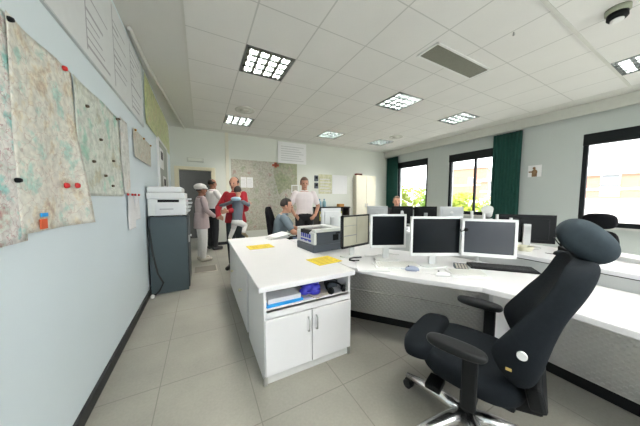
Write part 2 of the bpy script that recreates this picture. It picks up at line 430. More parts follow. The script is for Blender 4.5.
MAP1 = map_mat('road_map_pink', (.82, .79, .75), [(.36, .68, .63), (.58, .36, .32), (.72, .78, .70)], 9, (.42, .14, .16), .7)
MAP2 = map_mat('terrain_map_grey', (.70, .73, .66), [(.36, .62, .50), (.52, .50, .36), (.62, .66, .58)], 5, (.32, .40, .36), .5)
MAP3 = map_mat('forest_map_green', (.60, .64, .34), [(.40, .50, .20), (.62, .56, .30), (.55, .58, .36)], 5, (.5, .4, .25), .3)
MAP4 = map_mat('wall_map_taupe', (.46, .44, .36), [(.35, .38, .27), (.42, .31, .27), (.50, .48, .40)], 5, (.30, .29, .25), .3)
FEINT = map_mat('feint_map', (.68, .69, .66), [(.60, .64, .60), (.64, .58, .52), (.66, .66, .62)], 6, (.5, .45, .4), .3)
sheet('wall_map', .55, 1.41, 1.17, 2.07, MAP1, 'large pink and teal road map at the left edge, nearest the viewer', seed=1, subdiv=30, group='maps on the left wall')
o = sheet('wall_map', 1.37, 1.86, 1.20, 2.07, map_mat('road_map_cream', (.78, .76, .68), [(.46, .66, .58), (.56, .44, .33), (.76, .70, .56)], 7, (.42, .24, .2), .5), 'road map with a curled pale lower corner, left wall', off=.018, curl=(.45, .6, .0, .03), seed=2, group='maps on the left wall')
B().bb((.0, .10, .065), (.004, .15, .082)).build('blue_mark', BLUE, o, loc=(.034, .0, 0))
B().bb((.0, .10, .01), (.004, .15, .055)).build('red_mark', mat('orange_red_print', (.70, .12, .04), .6), o, loc=(.034, -.01, 0))
sheet('wall_map', 1.92, 2.78, 1.365, 2.09, MAP2, 'grey green terrain map pinned with dark dots, middle of the left wall', seed=3, group='maps on the left wall')
sheet('pinned_paper', 2.80, 3.04, 1.39, 2.12, FEINT, 'tall pale paper strip hanging between the terrain map and the small map', 'paper', seed=4)
sheet('pinned_paper', 2.92, 3.16, 1.02, 1.38, PAPER, 'white sheet hanging low on the left wall under the pale strip', 'paper', seed=5)
sheet('pinned_paper', 3.18, 3.40, 1.10, 1.38, PAPER, 'short white sheet on the left wall beside the copier', 'paper', seed=6)
sheet('wall_map', 3.28, 4.25, 1.82, 2.15, map_mat('strip_map', (.60, .60, .52), [(.55, .45, .35), (.48, .52, .42), (.6, .58, .5)], 6, (.5, .3, .25), .4), 'small wide map above the copier with orange pins', seed=7, group='maps on the left wall')
sheet('wall_map', 4.05, 6.75, 2.42, 3.12, MAP3, 'yellow green map high on the left wall near the far corner', seed=8, group='maps on the left wall')
# whiteboard-like plan chart above the maps
t = thing('wall_chart', 'wide pale chart with rows of small print, high above the maps', 'chart', (XL, .9, 2.33))
B().bb((.001, 0, 0), (.012, 3.0, .80)).build('sheet', mat('chart_white', (.70, .72, .73), .5), t)
rr = random.Random(3)
for c in range(5):
    lb = B().bb((.0121, .12 + .58 * c, .05), (.0128, .135 + .58 * c, .76))
    for k in range(11):
        z = .07 + .062 * k
        if rr.random() < .75: lb.bb((.0121, .125 + .58 * c, z), (.0128, .125 + .58 * c + rr.uniform(.12, .46), z + (.02 if k % 4 == 0 else .011)))
    lb.build('printed_text', INK, t)
B().bb((.0, -.01, -.012), (.016, 3.01, 0)).bb((.0, -.012, 0), (.016, 0, .80)).bb((0, 3.0, -.012), (.016, 3.012, .8)).build('edge_strip', mat('strip_grey', (.52, .55, .56), .5), t)
# pins (magnets)
def pin(y, z, m, label, off=.03, group='map pins', r=.014):
    o = B().lathe([(r, 0), (r, .008), (r * .75, .016), (0, .018)], n=12).build('push_pin', m, smooth=True, loc=(XL + off, y, z), rot=(0, PI / 2, 0))
    tag(o, label, 'pin', group)
pin(1.38, 2.045, BLACK, 'black magnet at the top edge of the nearest road map', r=.010)
pin(1.75, 2.045, RED, 'red magnet at the top edge of the curled map', r=.013, off=.040)
pin(1.345, 1.42, BLACK, 'black magnet low in the middle of the nearest road map', r=.010)
pin(1.655, 1.415, RED, 'left one of the two red magnets side by side under the curled map', r=.015, off=.050)
pin(1.755, 1.42, RED, 'right one of the two red magnets side by side under the curled map', r=.015, off=.056)
for y, z, l in ((2.72, 2.07, 'dark pin at the top right corner of the terrain map'), (2.66, 2.05, 'dark pin just left of the terrain map top right corner'), (2.05, 1.95, 'dark pin near the top left of the terrain map'), (2.25, 1.78, 'dark pin at the centre left of the terrain map'), (2.30, 1.52, 'dark pin low on the terrain map'), (2.50, 1.66, 'dark pin right of centre on the terrain map'), (2.10, 1.60, 'dark pin low left on the terrain map'), (2.45, 1.45, 'dark pin at the bottom right of the terrain map')):
    pin(y, z, mat('dark_brown_pin', (.10, .07, .04), .4), l, r=.010, off=.026)
for y, l in ((2.86, 'first of the red pins in a row beside the copier, at the terrain map corner'), (3.02, 'second red pin of the row beside the copier'), (3.14, 'third red pin of the row beside the copier'), (3.30, 'red pin of the row closest to the copier')):
    pin(y, 1.385, RED, l, r=.012, off=.028)
for y, z, l in ((3.32, 2.13, 'orange pin at the top left corner of the small wide map'), (3.75, 2.13, 'orange pin at the top middle of the small wide map'), (4.2, 2.13, 'orange pin at the top right of the small wide map')):
    pin(y, z, mat('orange_pin', (.55, .28, .06), .4), l, r=.013, off=.026)
# framed board behind the copier
t = thing('notice_board', 'white framed notice board on the left wall behind the copier', 'notice board', (XL, 5.0, 1.40))
B().bb((.001, 0, 0), (.02, 1.15, 1.02)).build('board', mat('board_grey', (.40, .42, .38), .7), t)
B().bb((0, -.03, -.03), (.035, 0, 1.05)).bb((0, 1.15, -.03), (.035, 1.18, 1.05)).bb((0, 0, -.03), (.035, 1.15, 0)).bb((0, 0, 1.02), (.035, 1.15, 1.05)).build('frame', OFFWHITE, t)
def smallpaper(y, z, h, wd, label):
    t = thing('notice_paper', label, 'paper', (XL + .0205, y, z))
    B().bb((0, 0, 0), (.006, wd, h)).build('sheet', PAPER, t)
    B().bb((.006, wd * .2, h * .45), (.008, wd * .8, h * .85)).build('dark_print', mat('dark_ink', (.05, .05, .05), .7), t)
smallpaper(5.15, 1.92, .38, .42, 'white notice with a dark picture, upper one on the board behind the copier')
smallpaper(5.45, 1.45, .34, .40, 'white notice lower on the board behind the copier')

# ------------------------------------------------------------------ back wall
mp = thing('wall_map', 'huge taupe wall map with a green upper corner on the back wall', 'map', (.80, YB - .002, .36))
B().bb((0, -.012, 0), (2.05, 0, 2.12)).build('sheet', MAP4, mp)
B().prism([(1.42, 1.10), (1.70, 1.30), (2.04, 1.20), (2.04, 2.10), (1.30, 2.10), (1.25, 1.75)], .012, .0135).build('green_region', map_mat('map_green', (.33, .35, .22), [(.24, .31, .15), (.40, .35, .25), (.37, .37, .27)], 3, (.30, .30, .2), .3), mp, rot=(PI / 2, 0, 0))
B().box((1.32, -.0155, 2.02), (.22, .002, .07)).box((1.32, -.0155, 2.03), (.08, .002, .16)).build('red_mark', mat('map_red', (.45, .10, .05), .7), mp)
def wallpaper_sheet(name, x0, x1, z0, z1, y, m, label, lines=0, cat='paper'):
    t = thing(name, label, cat, (x0, y, z0))
    W_, H_ = x1 - x0, z1 - z0
    B().bb((0, -.008, 0), (W_, 0, H_)).build('sheet', m, t)
    if lines:
        b = B()
        for k in range(lines): b.bb((W_ * .1, -.0095, H_ * (.12 + .76 * k / lines)), (W_ * (.9 - .25 * ((k * 7) % 3) / 3), -.008, H_ * (.12 + .76 * k / lines) + H_ * .25 / lines))
        b.build('printed_lines', mat('pale_ink', (.60, .60, .60), .8), t)
    return t
wallpaper_sheet('wall_notice', 2.20, 3.18, 2.47, 3.14, YB - .018, PAPER, 'large white printed notice pinned over the top of the big wall map', 7)
wallpaper_sheet('wall_notice', 1.06, 1.22, 1.66, 1.97, YB - .016, PAPER, 'left one of two small white sheets on the big wall map', 6)
wallpaper_sheet('wall_notice', 1.235, 1.41, 1.66, 1.97, YB - .016, PAPER, 'right one of two small white sheets on the big wall map', 6)
t = thing('picture_frame', 'small white framed picture at the right edge of the wall map', 'picture', (2.64, YB - .016, 1.52))
B().bb((0, -.02, 0), (.03, 0, .26)).bb((.22, -.02, 0), (.25, 0, .26)).bb((0, -.02, 0), (.25, 0, .03)).bb((0, -.02, .23), (.25, 0, .26)).build('frame', OFFWHITE, t)
B().bb((.03, -.01, .03), (.22, -.002, .23)).build('picture', MAP4, t)
for z, l in ((2.03, 'upper dark wall box left of the pale posters'), (1.78, 'lower dark wall box left of the pale posters')):
    t = thing('intercom', l, 'intercom', (3.56, YB, z), group='dark wall boxes')
    B().bb((-.07, -.05, -.10), (.07, 0, .10)).build('housing', DGREY, t, bevel=.008)
    B().bb((-.045, -.056, -.02), (.045, -.05, .06)).build('face', BLACK, t)
t = thing('exit_sign', 'small pale rectangular emergency light box above the doorway', 'emergency light', (-.09, YB, 2.375))
B().bb((-.20, -.06, -.055), (.20, 0, .055)).build('housing', mat('emergency_grey', (.55, .56, .50), .5), t, bevel=.008)
B().bb((-.17, -.066, -.035), (.17, -.06, .035)).build('lens', mat('emergency_lens', (.68, .70, .62), .3), t)
PLAN = map_mat('pale_planner', (.56, .55, .36), [(.50, .52, .34), (.48, .46, .34), (.60, .60, .46)], 3, (.5, .5, .35), .3)
wallpaper_sheet('year_planner', 3.66, 4.20, 1.50, 2.18, YB - .001, PLAN, 'yellowish planner poster on the back wall, left half of the pair', 5, 'poster')
wallpaper_sheet('year_planner', 4.22, 4.86, 1.50, 2.18, YB - .001, PAPER, 'pale planner poster on the back wall, right half of the pair', 0, 'poster')
t = thing('wall_cupboard', 'tall shallow cream wall cupboard with a small handle in the far corner', 'cupboard', (5.60, YB - .019, 0))
B().bb((-.47, -.20, 0), (.47, 0, 2.2)).build('body', mat('pale_cream', (.72, .68, .55), .6), t, bevel=.006)
for sx in (-1, 1):
    dr = B().bb((sx * .235 - .222, -.217, .08), (sx * .235 + .222, -.20, 2.17)).build('door', mat('cream_door', (.74, .70, .56), .55), t, bevel=.004)
    B().bb((sx * .05 - .012, -.24, 1.0), (sx * .05 + .012, -.217, 1.14)).build('handle', STEEL, dr)
t = thing('storage_box', 'red and black box lying on top of the cream cupboard', 'box', (5.30, YB - .125, 2.2))
B().bb((-.12, -.08, 0), (.12, .08, .07)).build('body', mat('brown_red_card', (.25, .06, .04), .6), t)
B().bb((-.12, -.084, .02), (.12, -.08, .05)).build('band', BLACK, t)
# low dark cabinet with bottles and binders
t = thing('low_bookcase', 'dark open bookcase with a black top against the back wall', 'bookcase', (4.05, YB - .02, 0))
B().bb((-.62, -.40, 1.00), (.68, 0, 1.04)).build('top', BLACK, t)
B().bb((-.60, -.38, 0), (-.57, 0, 1.0)).bb((.63, -.38, 0), (.66, 0, 1.0)).bb((-.6, -.02, 0), (.66, 0, 1.0)).build('carcass', mat('dark_wood', (.05, .045, .04), .6), t)
for z in (.06, .55): B().bb((-.57, -.37, z), (.63, -.02, z + .025)).build('shelf', MATS['dark_wood'], t)
cols = [(.55, .48, .06), (.05, .05, .06), (.55, .50, .10), (.4, .4, .38), (.06, .10, .25), (.5, .45, .35), (.30, .05, .05), (.6, .58, .5), (.05, .05, .06), (.45, .42, .10)]
names = ['yellow', 'black', 'mustard', 'grey', 'navy', 'beige', 'dark red', 'cream', 'charcoal', 'olive']
for k, (c, nm) in enumerate(zip(cols, names)):
    t = thing('ring_binder', nm + ' ring binder standing in the dark bookcase', 'binder', (3.56 + .09 * k, YB - .22, .575), group='binders in the bookcase')
    B().bb((-.037, -.14, 0), (.037, .14, .31)).build('cover', mat('binder_' + nm.replace(' ', '_'), c, .5), t)
    B().bb((-.025, -.143, .14), (.025, -.14, .24)).build('spine_label', PAPER, t)
BOT = mat('blue_bottle_plastic', (.20, .36, .42), .3)
for x, l in ((3.60, 'left one of the two blue water bottles on the dark bookcase'), (3.78, 'right one of the two blue water bottles on the dark bookcase')):
    t = thing('water_bottle', l, 'bottle', (x, YB - .2, 1.04), group='bottles on the bookcase')
    B().lathe([(.06, 0), (.065, .02), (.065, .17), (.03, .22), (.022, .25)]).build('body', BOT, t, smooth=True)
    B().lathe([(.026, .25), (.026, .28), (0, .28)]).build('cap', mat('cap_blue', (.06, .15, .3), .4), t)
t = thing('cardboard_box', 'small orange brown box on the right end of the dark bookcase', 'box', (4.45, YB - .2, 1.04))
B().bb((-.10, -.09, 0), (.10, .09, .10)).build('body', mat('orange_card', (.50, .24, .06), .7), t)
B().bb((-.102, -.02, .0), (.102, .02, .102)).build('tape', mat('tape_brown', (.40, .26, .12), .4), t)

# ------------------------------------------------------------------ right wall figure
t = thing('wall_plaque', 'small square white tile with a brown standing figure, right wall', 'plaque', (XR, 2.31, 1.84))
B().bb((-.012, -.12, 0), (0, .12, .27)).build('tile', PAPER, t)
B().ball((-.016, .01, .20), .028, (.4, 1, 1.1)).ball((-.016, .0, .11), .05, (.3, 1, 1.3)).box((-.016, .06, .12), (.012, .09, .03)).box((-.016, -.0, .04), (.012, .09, .07)).build('relief', mat('relief_brown', (.22, .13, .06), .7), t)

# ------------------------------------------------------------------ storage counter
WT = .74
def front_unit():
    t = thing('storage_cabinet', 'white two-door cabinet with an open tray shelf, front end of the counter', 'cabinet', (.735, 1.53, 0))
    hw = .37; D = .60
    B().bb((-hw, 0, .02), (-hw + .02, D, .70)).bb((hw - .02, 0, .02), (hw, D, .70)).bb((-hw, D - .02, .02), (hw, D, .70)).bb((-hw + .02, .0, .06), (hw - .02, D - .02, .08)).bb((-hw + .02, .0, .535), (hw - .02, D - .02, .555)).bb((-hw + .02, .0, .49), (hw - .02, .02, .56)).build('body', WHITE, t, bevel=.002)
    B().bb((-hw + .01, .01, 0), (hw - .01, D - .01, .06)).build('plinth', mat('plinth_white', (.66, .66, .64), .5), t)
    for sx in (-1, 1):
        dr = B().bb((sx * .1835 - .1805, -.018, .075), (sx * .1835 + .1805, -.0005, .487)).build('door', WHITE, t, bevel=.002)
        x = sx * .035
        B().tube([(x, -.018, .44), (x, -.045, .43), (x, -.048, .385), (x, -.045, .34), (x, -.018, .33)], .005).build('handle', STEEL, dr, smooth=True)
    B().bb((-hw - .004, -.004, 0), (-hw + .02, .02, .07)).build('corner_foot', STEEL, t)
    B().bb((hw - .02, -.004, 0), (hw + .004, .02, .07)).build('corner_foot', STEEL, t)
front_unit()
for y0, y1, lab in ((2.135, 2.82, 'white counter cabinet facing the aisle, next behind the two-door cabinet'), (2.825, 3.52, 'white counter cabinet facing the aisle, at the far end of the counter')):
    t = thing('storage_cabinet', lab, 'cabinet', (.735, (y0 + y1) / 2, 0), group='cabinets under the counter')
    hl = (y1 - y0) / 2
    B().bb((-.365, -hl, .06), (.37, hl, .70)).build('body', WHITE, t, bevel=.002)
    B().bb((-.355, -hl, 0), (.36, hl, .06)).build('plinth', mat('plinth_beige', (.42, .39, .32), .6), t)
    for s in (-1, 1):
        dr = B().bb((-.382, s * hl / 2 - hl / 2 + .003, .07), (-.366, s * hl / 2 + hl / 2 - .003, .695)).build('door', WHITE, t, bevel=.002)
        if s == -1: B().lathe([(.010, 0), (.010, .015), (.017, .022), (.012, .032), (0, .034)], n=12).build('knob', CREAM, dr, smooth=True, loc=(-.382, -.04, .38), rot=(0, -PI / 2, 0))
o = tag(B().prism([(.325, 1.50), (1.135, 1.50), (1.135, 3.56), (.335, 3.56)], .70, WT).build('counter_top', WHITE, bevel=.006), 'long white counter worktop with yellow sheets beside the aisle', 'worktop')

# ------------------------------------------------------------------ console desk
t = thing('console_desk', 'angled white control desk with aluminium tread plate front panels', 'desk', (1.7, 1.0, 0))
def L(poly): return [(x - 1.7, y - 1.0) for x, y in poly]
front = [(1.138, 1.62), (1.20, 1.50), (1.36, 1.22), (1.60, .90), (1.685, .80), (1.735, .62), (1.745, .40), (1.745, -1.3)]
back = [(2.44, -1.3), (2.44, .85), (2.30, 1.40), (1.95, 2.00), (1.95, 3.10), (1.40, 3.10), (1.138, 3.10)]
B().prism(L(front + back), .70, WT).build('worktop', WHITE, t, bevel=.006)
def panel(path, z0, z1, th, m, name):
    bm = bmesh.new(); uv = bm.loops.layers.uv.new('uv'); s = 0
    for (a, b_) in zip(path[:-1], path[1:]):
        d_ = Vector((b_[0] - a[0], b_[1] - a[1])); ln = d_.length; nrm = Vector((-d_.y, d_.x)) / ln * th
        P = [(a[0], a[1]), (b_[0], b_[1]), (b_[0] + nrm.x, b_[1] + nrm.y), (a[0] + nrm.x, a[1] + nrm.y)]
        lo = [bm.verts.new((x - 1.7, y - 1.0, z0)) for x, y in P]; hi = [bm.verts.new((x - 1.7, y - 1.0, z1)) for x, y in P]
        for q in (0, 1, 2, 3):
            f = bm.faces.new((lo[q], lo[(q + 1) % 4], hi[(q + 1) % 4], hi[q]))
            for lp, c in zip(f.loops, ((s, z0), (s + ln, z0), (s + ln, z1), (s, z1))): lp[uv].uv = c
        bm.faces.new(lo[::-1]); bm.faces.new(hi); s += ln
    return finish(bm, name, m, t)
ppath = [(1.42, 2.04), (1.86, 1.50), (2.33, .80)]
panel(ppath, .09, .34, .02, TREAD, 'tread_panel'); panel(ppath, .352, .585, .02, TREAD, 'tread_panel')
panel(ppath, .342, .350, .03, CHROME, 'trim_strip'); panel(ppath, .587, .60, .03, CHROME, 'trim_strip')
p2 = [(2.33, .74), (2.33, -1.3)]
panel(p2, .09, .60, .02, TREAD, 'tread_panel'); panel(p2, .602, .63, .04, WHITE, 'rail')
panel([(1.44, 2.05), (1.88, 1.52), (2.35, .80), (2.35, -1.3)], 0, .09, .02, BLACK, 'plinth')
panel([(1.445, 2.06), (1.885, 1.53), (2.355, .81)], .60, .70, .02, DGREY, 'upper_panel')
panel([(2.355, .74), (2.355, -1.3)], .63, .70, .02, DGREY, 'upper_panel')
B().box((2.07 - 1.7, .80 - 1.0, .35), (.50, .028, .70), (0, 0, -.02)).build('support_panel', WHITE, t, bevel=.002)
B().bb((1.16 - 1.7, 3.04 - 1, 0), (1.90 - 1.7, 3.07 - 1, .70)).build('support_panel', WHITE, t)
# raised rear shelf belonging to the opposite row
t = thing('rear_shelf', 'raised white shelf behind the control desk carrying the black monitor', 'shelf', (2.8, .4, 0))
sp = [(2.45, -1.3), (3.10, -1.3), (3.10, 1.02), (2.98, 1.55), (2.33, 1.48), (2.45, .90)]
B().prism([(x - 2.8, y - .4) for x, y in sp], .826, .86).build('top', WHITE, t, bevel=.004)
ip = [(2.48, -1.3), (3.05, -1.3), (3.05, 1.0), (2.94, 1.51), (2.37, 1.44), (2.48, .88)]
B().prism([(x - 2.8, y - .4) for x, y in ip], .815, .8255).build('shadow_gap', BLACK, t)
B().prism([(x - 2.8, y - .4) for x, y in ip], 0, .8145).build('body', mat('panel_white', (.66, .67, .66), .5), t)
# opposite worktop
t = thing('opposite_desk', 'white worktop on the window side behind the raised shelf', 'desk', (3.5, .4, 0))
B().bb((-.39, -1.7, .70), (.10, 1.05, .74)).build('worktop', WHITE, t, bevel=.004)
B().bb((-.36, -1.7, 0), (-.33, 1.05, .70)).bb((-.33, 1.0, 0), (.05, 1.03, .7)).bb((-.33, -1.66, 0), (.05, -1.63, .7)).build('support_panel', WHITE, t)
# far console row
t = thing('far_desk', 'white far desk row carrying grey and black monitors', 'desk', (3.55, 3.05, 0), rz=-math.radians(43.5))
B().bb((-.95, -.30, .70), (.95, .45, .74)).build('worktop', WHITE, t, bevel=.004)
B().bb((-.93, -.28, 0), (.93, -.25, .70)).build('front_panel', LGREY, t)
for sx in (-1, 1): B().bb((sx * .9 - .015, -.25, 0), (sx * .9 + .015, .4, .7)).build('side_panel', WHITE, t)

# ------------------------------------------------------------------ monitors
def monitor(label, x, y, zb, rz, W_, H_, z0, frame, bez=.018, screen=SCREEN, group='monitors', back=None, foot=None, thick=.045, tilt=0, name='monitor', emblem=False, footoff=0, pole=False):
    """faces local -Y; z0 = height of the lower frame edge above the surface zb"""
    t = thing(name, label, 'monitor', (x, y, zb), rz, group)
    back = back or frame; foot = foot or frame
    hw = W_ / 2; c = z0 + H_ / 2
    R = Matrix.Translation((0, 0, c)) @ Matrix.Rotation(tilt, 4, 'X')
    def rb(b): bmesh.ops.transform(b.bm, matrix=R, verts=b.bm.verts); return b
    h2 = H_ / 2
    f = rb(B().bb((-hw, -.012, h2 - bez), (hw, .012, h2)).bb((-hw, -.012, -h2), (hw, .012, -h2 + bez * 1.4)).bb((-hw, -.012, -h2), (-hw + bez, .012, h2)).bb((hw - bez, -.012, -h2), (hw, .012, h2))).build('bezel', frame, t, bevel=.002)
    rb(B().bb((-hw + bez * .9, -.007, -h2 + bez), (hw - bez * .9, .005, h2 - bez * .9))).build('screen', screen, t)
    bk = rb(B().bb((-hw + .006, .010, -h2 + .006), (hw - .006, .028, h2 - .006)).bb((-hw * .75, .026, -h2 * .75), (hw * .75, thick, h2 * .75))).build('back_shell', back, t, bevel=.006)
    if emblem: rb(B().ball((0, thick + .001, .06), .028, (1, .12, 1)).box((0, thick + .001, -.01), (.03, .004, .09))).build('emblem', OFFWHITE, bk)
    if pole:
        B().tube([(0, .04, c), (0, .12, c - .02), (0, .27, c - .12), (0, .27, .012)], .016).build('stand_neck', foot, t, smooth=True)
        B().cyl((0, .27, 0), (0, .27, .014), .04).build('stand_foot', foot, t)
    else:
        B().bb((-.03, .046, .015), (.03, .068, c + .03)).bb((-.03, .03, c - .05), (.03, .068, c + .05)).build('stand_neck', foot, t, bevel=.004)
        B().prism([(.12 * math.cos(a * PI / 8) , .03 + footoff + .085 * math.sin(a * PI / 8)) for a in range(16)], 0, .016).build('stand_foot', foot, t, bevel=.004)
    return t
scr0 = mat('lit_screen', (.30, .29, .225), .25, var=.25, scale=5, emit=.16)
def face(x, y): return math.atan2(x, -y)     # heading of local -Y
m0 = monitor('black framed monitor showing a beige page, beside the printer', 1.385, 1.83, WT, face(.19, -.98), .40, .325, .115, BLACKG, bez=.016, screen=scr0, foot=OFFWHITE, footoff=.05)
sc = [k for k in kids(m0) if k.name.startswith('screen')][0]
B().bb((-.175, -.009, .335), (.0, -.0075, .339)).bb((-.175, -.009, .235), (.0, -.0075, .243)).bb((.004, -.009, .155), (.008, -.0075, .42)).build('page_lines', mat('page_ink', (.13, .13, .15), .5), sc)
monitor('white framed square monitor, leftmost of the three white ones', 1.585, 1.585, WT, face(-.40, -.90), .352, .325, .130, OFFWHITE, bez=.019, foot=OFFWHITE)
monitor('white framed monitor in the middle of the three white ones', 1.80, 1.235, WT, face(-.47, -.88), .445, .345, .105, OFFWHITE, bez=.019)
m3 = monitor('white framed wide monitor with a pale reflection, right of the three white ones', 2.085, .965, WT, face(-.74, -.66), .385, .315, .122, OFFWHITE, bez=.020, screen=mat('glossy_lcd_screen', (.05, .055, .065), .22, var=.05, spec=.6), pole=True)
arm = B().tube([(-.2, -.0, .34), (-.205, -.04, .33), (-.175, -.05, .345)], .004).ball((-.17, -.052, .348), .017).build('clip_microphone', BLACK, m3, smooth=True)
monitor('wide black monitor seen from behind, on the raised shelf', 2.84, 1.00, .86, face(.82, .57), .45, .275, .05, BLACK, bez=.014, foot=STEEL, emblem=False)
monitor('light grey monitor seen from behind, standing past the printer', 1.62, 2.72, WT, face(.12, .99), .30, .345, .125, LGREY, back=OFFWHITE, foot=OFFWHITE)
A = -math.radians(43.5)
def far(dx, lab, fr, emb=False, H_=.34, z0=.11):
    px = 3.55 + dx * math.cos(A); py = 3.05 + dx * math.sin(A)
    monitor(lab, px, py, WT, A + PI, .40, H_, z0, fr, emblem=emb, foot=LGREY, group='monitors on the far desk')
far(-.57, 'grey backed monitor at the left end of the far desk', LGREY)
far(-.10, 'black backed monitor with a pale emblem, in front of the far seated person', BLACK, True)
far(.32, 'plain black backed monitor right of the pale emblem one', BLACK)
far(.76, 'grey backed monitor at the right end of the far desk, below the pillar', LGREY, True)

# ------------------------------------------------------------------ things on the desk
t = thing('laser_printer', 'dark grey and white laser printer on the counter with blue front lettering', 'printer', (1.27, 2.40, WT), rz=math.radians(5))
# local: front faces -X
B().loft([[(-.21, -.20, z), (.20, -.20, z), (.20, .20, z), (-.21, .20, z)] for z in (0, .085)]).build('base', DGREY, t, bevel=.008)
B().bb((-.17, -.205, .085), (.20, .205, .225)).build('body', DGREY, t, bevel=.006)
tp = B().bb((-.20, -.21, .225), (.21, -.14, .26)).bb((-.20, .14, .225), (.21, .21, .26)).bb((.10, -.14, .225), (.21, .14, .26)).bb((-.19, -.14, .222), (.10, .14, .236)).build('top_cover', OFFWHITE, t, bevel=.008)
B().bb((-.16, -.125, .237), (.09, .125, .242)).build('paper_tray', BLACKG, t)
fp = B().bb((-.205, -.205, .09), (-.171, .205, .224)).build('front_panel', OFFWHITE, t, bevel=.006)
lb = B()
for k, (a, b_) in enumerate(((-.13, -.09), (-.075, -.05), (-.035, .0), (.015, .05), (.065, .09))):
    lb.bb((-.2085, a, .155), (-.205, b_, .200)); lb.bb((-.2085, a - .01, .115 + .008 * (k % 2)), (-.205, b_ + .01, .138))
lb.build('blue_lettering', mat('blue_print', (.03, .05, .42), .4), fp)
B().bb((-.208, -.1, .20), (-.16, .1, .243)).build('output_slot', BLACK, t)
B().bb((.05, -.2085, .12), (.13, -.205, .19)).bb((.09, -.2085, .195), (.15, -.205, .21)).build('side_vent', BLACK, t)

def flat(name, label, cat, x, y, z, rz, sx, sy, th, m, group=None):
    o = B().bb((-sx / 2, -sy / 2, 0), (sx / 2, sy / 2, th)).build(name, m, loc=(x, y, z), rot=rz)
    return tag(o, label, cat, group)
def lined_sheet(label, x, y, rz, sx, sy):
    t = thing('yellow_sheet', label, 'sheet', (x, y, WT), rz, 'yellow sheets on the counter')
    B().bb((-sx / 2, -sy / 2, .0002), (sx / 2, sy / 2, .003)).build('sheet', YELLOWP, t)
    b = B()
    for k in range(5): b.bb((-sx * .38, -sy * .36 + k * sy * .16, .003), (sx * (.38 - .1 * (k % 2)), -sy * .36 + k * sy * .16 + sy * .05, .0036))
    b.build('printed_lines', mat('ochre_ink', (.42, .30, .04), .8), t)
lined_sheet('yellow printed sheet at the far left end of the counter', .64, 2.80, .05, .30, .22)
lined_sheet('yellow printed sheet in front of the laser printer', 1.045, 1.885, .12, .27, .24)
t = thing('paper_stack', 'loose pile of white papers at the far edge beside the seated man', 'paper', (1.00, 3.27, WT), .1)
for k in range(4): B().box((.015 * k, .006 * k, .010 + .014 * k), (.30, .21, .005), (.05 * (k % 2), -.03 * k - .02, .1 * k)).build('sheet', PAPER, t)

def keyboard(label, x, y, rz, m, mk, W_=.44, D_=.15, z=WT, group='keyboards'):
    t = thing('keyboard', label, 'keyboard', (x, y, z), rz, group)
    B().loft([[(-W_ / 2, -D_ / 2, 0), (W_ / 2, -D_ / 2, 0), (W_ / 2, D_ / 2, 0), (-W_ / 2, D_ / 2, 0)], [(-W_ / 2, -D_ / 2, .012), (W_ / 2, -D_ / 2, .012), (W_ / 2, D_ / 2, .022), (-W_ / 2, D_ / 2, .022)]]).build('case', m, t, bevel=.003)
    b = B()
    for r in range(5):
        for c in range(15):
            b.box((-W_ / 2 + .02 + (W_ - .04) * (c + .5) / 15, -D_ / 2 + .02 + (D_ - .035) * (r + .5) / 5, .0165 + .0018 * r), ((W_ - .04) / 15 * .82, (D_ - .035) / 5 * .8, .008))
    b.build('keys', mk, t)
WK = mat('white_keys', (.70, .70, .66), .5)
keyboard('white keyboard in front of the leftmost white monitor', 1.525, 1.415, face(-.45, -.9) , OFFWHITE, WK, .40)
keyboard('white keyboard under the middle white monitor', 1.855, .995, face(-.62, -.78), OFFWHITE, WK, .28)
keyboard('long black keyboard under the right white monitor', 2.265, .94, face(-.73, -.68), BLACK, mat('black_keys', (.03, .03, .033), .5), .48, .14)
t = thing('desk_mat', 'large white paper pad lying at the corner of the control desk', 'pad', (1.33, 1.53, WT), -.55)
B().bb((-.13, -.16, .0002), (.13, .16, .006)).build('pad', PAPER, t)
B().bb((-.13, -.16, .006), (.13, -.15, .008)).build('binding', LGREY, t)
def mouse(label, x, y, rz, m):
    t = thing('computer_mouse', label, 'mouse', (x, y, WT), rz, 'mice')
    b = B(); loops = []
    for k, (yy, wd, h) in enumerate(((-.055, .012, .012), (-.048, .024, .024), (-.02, .031, .034), (.015, .030, .036), (.045, .026, .026), (.056, .014, .012))):
        loops.append([(-wd, yy, 0), (-wd, yy, h * .55), (-wd * .6, yy, h), (wd * .6, yy, h), (wd, yy, h * .55), (wd, yy, 0)])
    b.loft(loops).build('shell', m, t, smooth=True)
    B().cyl((-.004, .03, .033), (.004, .03, .033), .007, n=10).build('wheel', DGREY, t)
    B().tube([(0, .055, .008), (.005, .07, .005), (.02, .085, .004), (.04, .095, .004)], .0022, 6).build('cord', m, t)
mouse('grey blue mouse in front of the white keyboards', 1.56, 1.275, .9, mat('mouse_grey', (.30, .34, .46), .3))
mouse('white mouse right of the grey blue one', 1.665, 1.075, 1.0, OFFWHITE)
tag(B().prism([(-.09, -.07), (.10, -.08), (.12, .03), (.02, .09), (-.08, .06)], .0003, .004).build('paper_note', PAPER, loc=(1.66, 1.215, WT), rot=.5), 'white crumpled note between the two mice', 'paper')
t = thing('desk_phone', 'grey keypad desk phone left of the black keyboard', 'phone', (1.965, 1.105, WT), rz=face(-.75, -.66))
B().loft([[(-.08, -.09, 0), (.08, -.09, 0), (.08, .09, 0), (-.08, .09, 0)], [(-.08, -.09, .02), (.08, -.09, .02), (.08, .09, .06), (-.08, .09, .06)]]).build('case', DGREY, t, bevel=.004)
b = B()
for r in range(4):
    for c in range(4): b.box((-.055 + .037 * c, -.06 + .035 * r, .029 + .0078 * r), (.024, .022, .010), (.22, 0, 0))
b.build('keys', mat('tan_keys', (.50, .46, .40), .5), t)
for o in kids(t): o.scale = (.62, .62, .62)
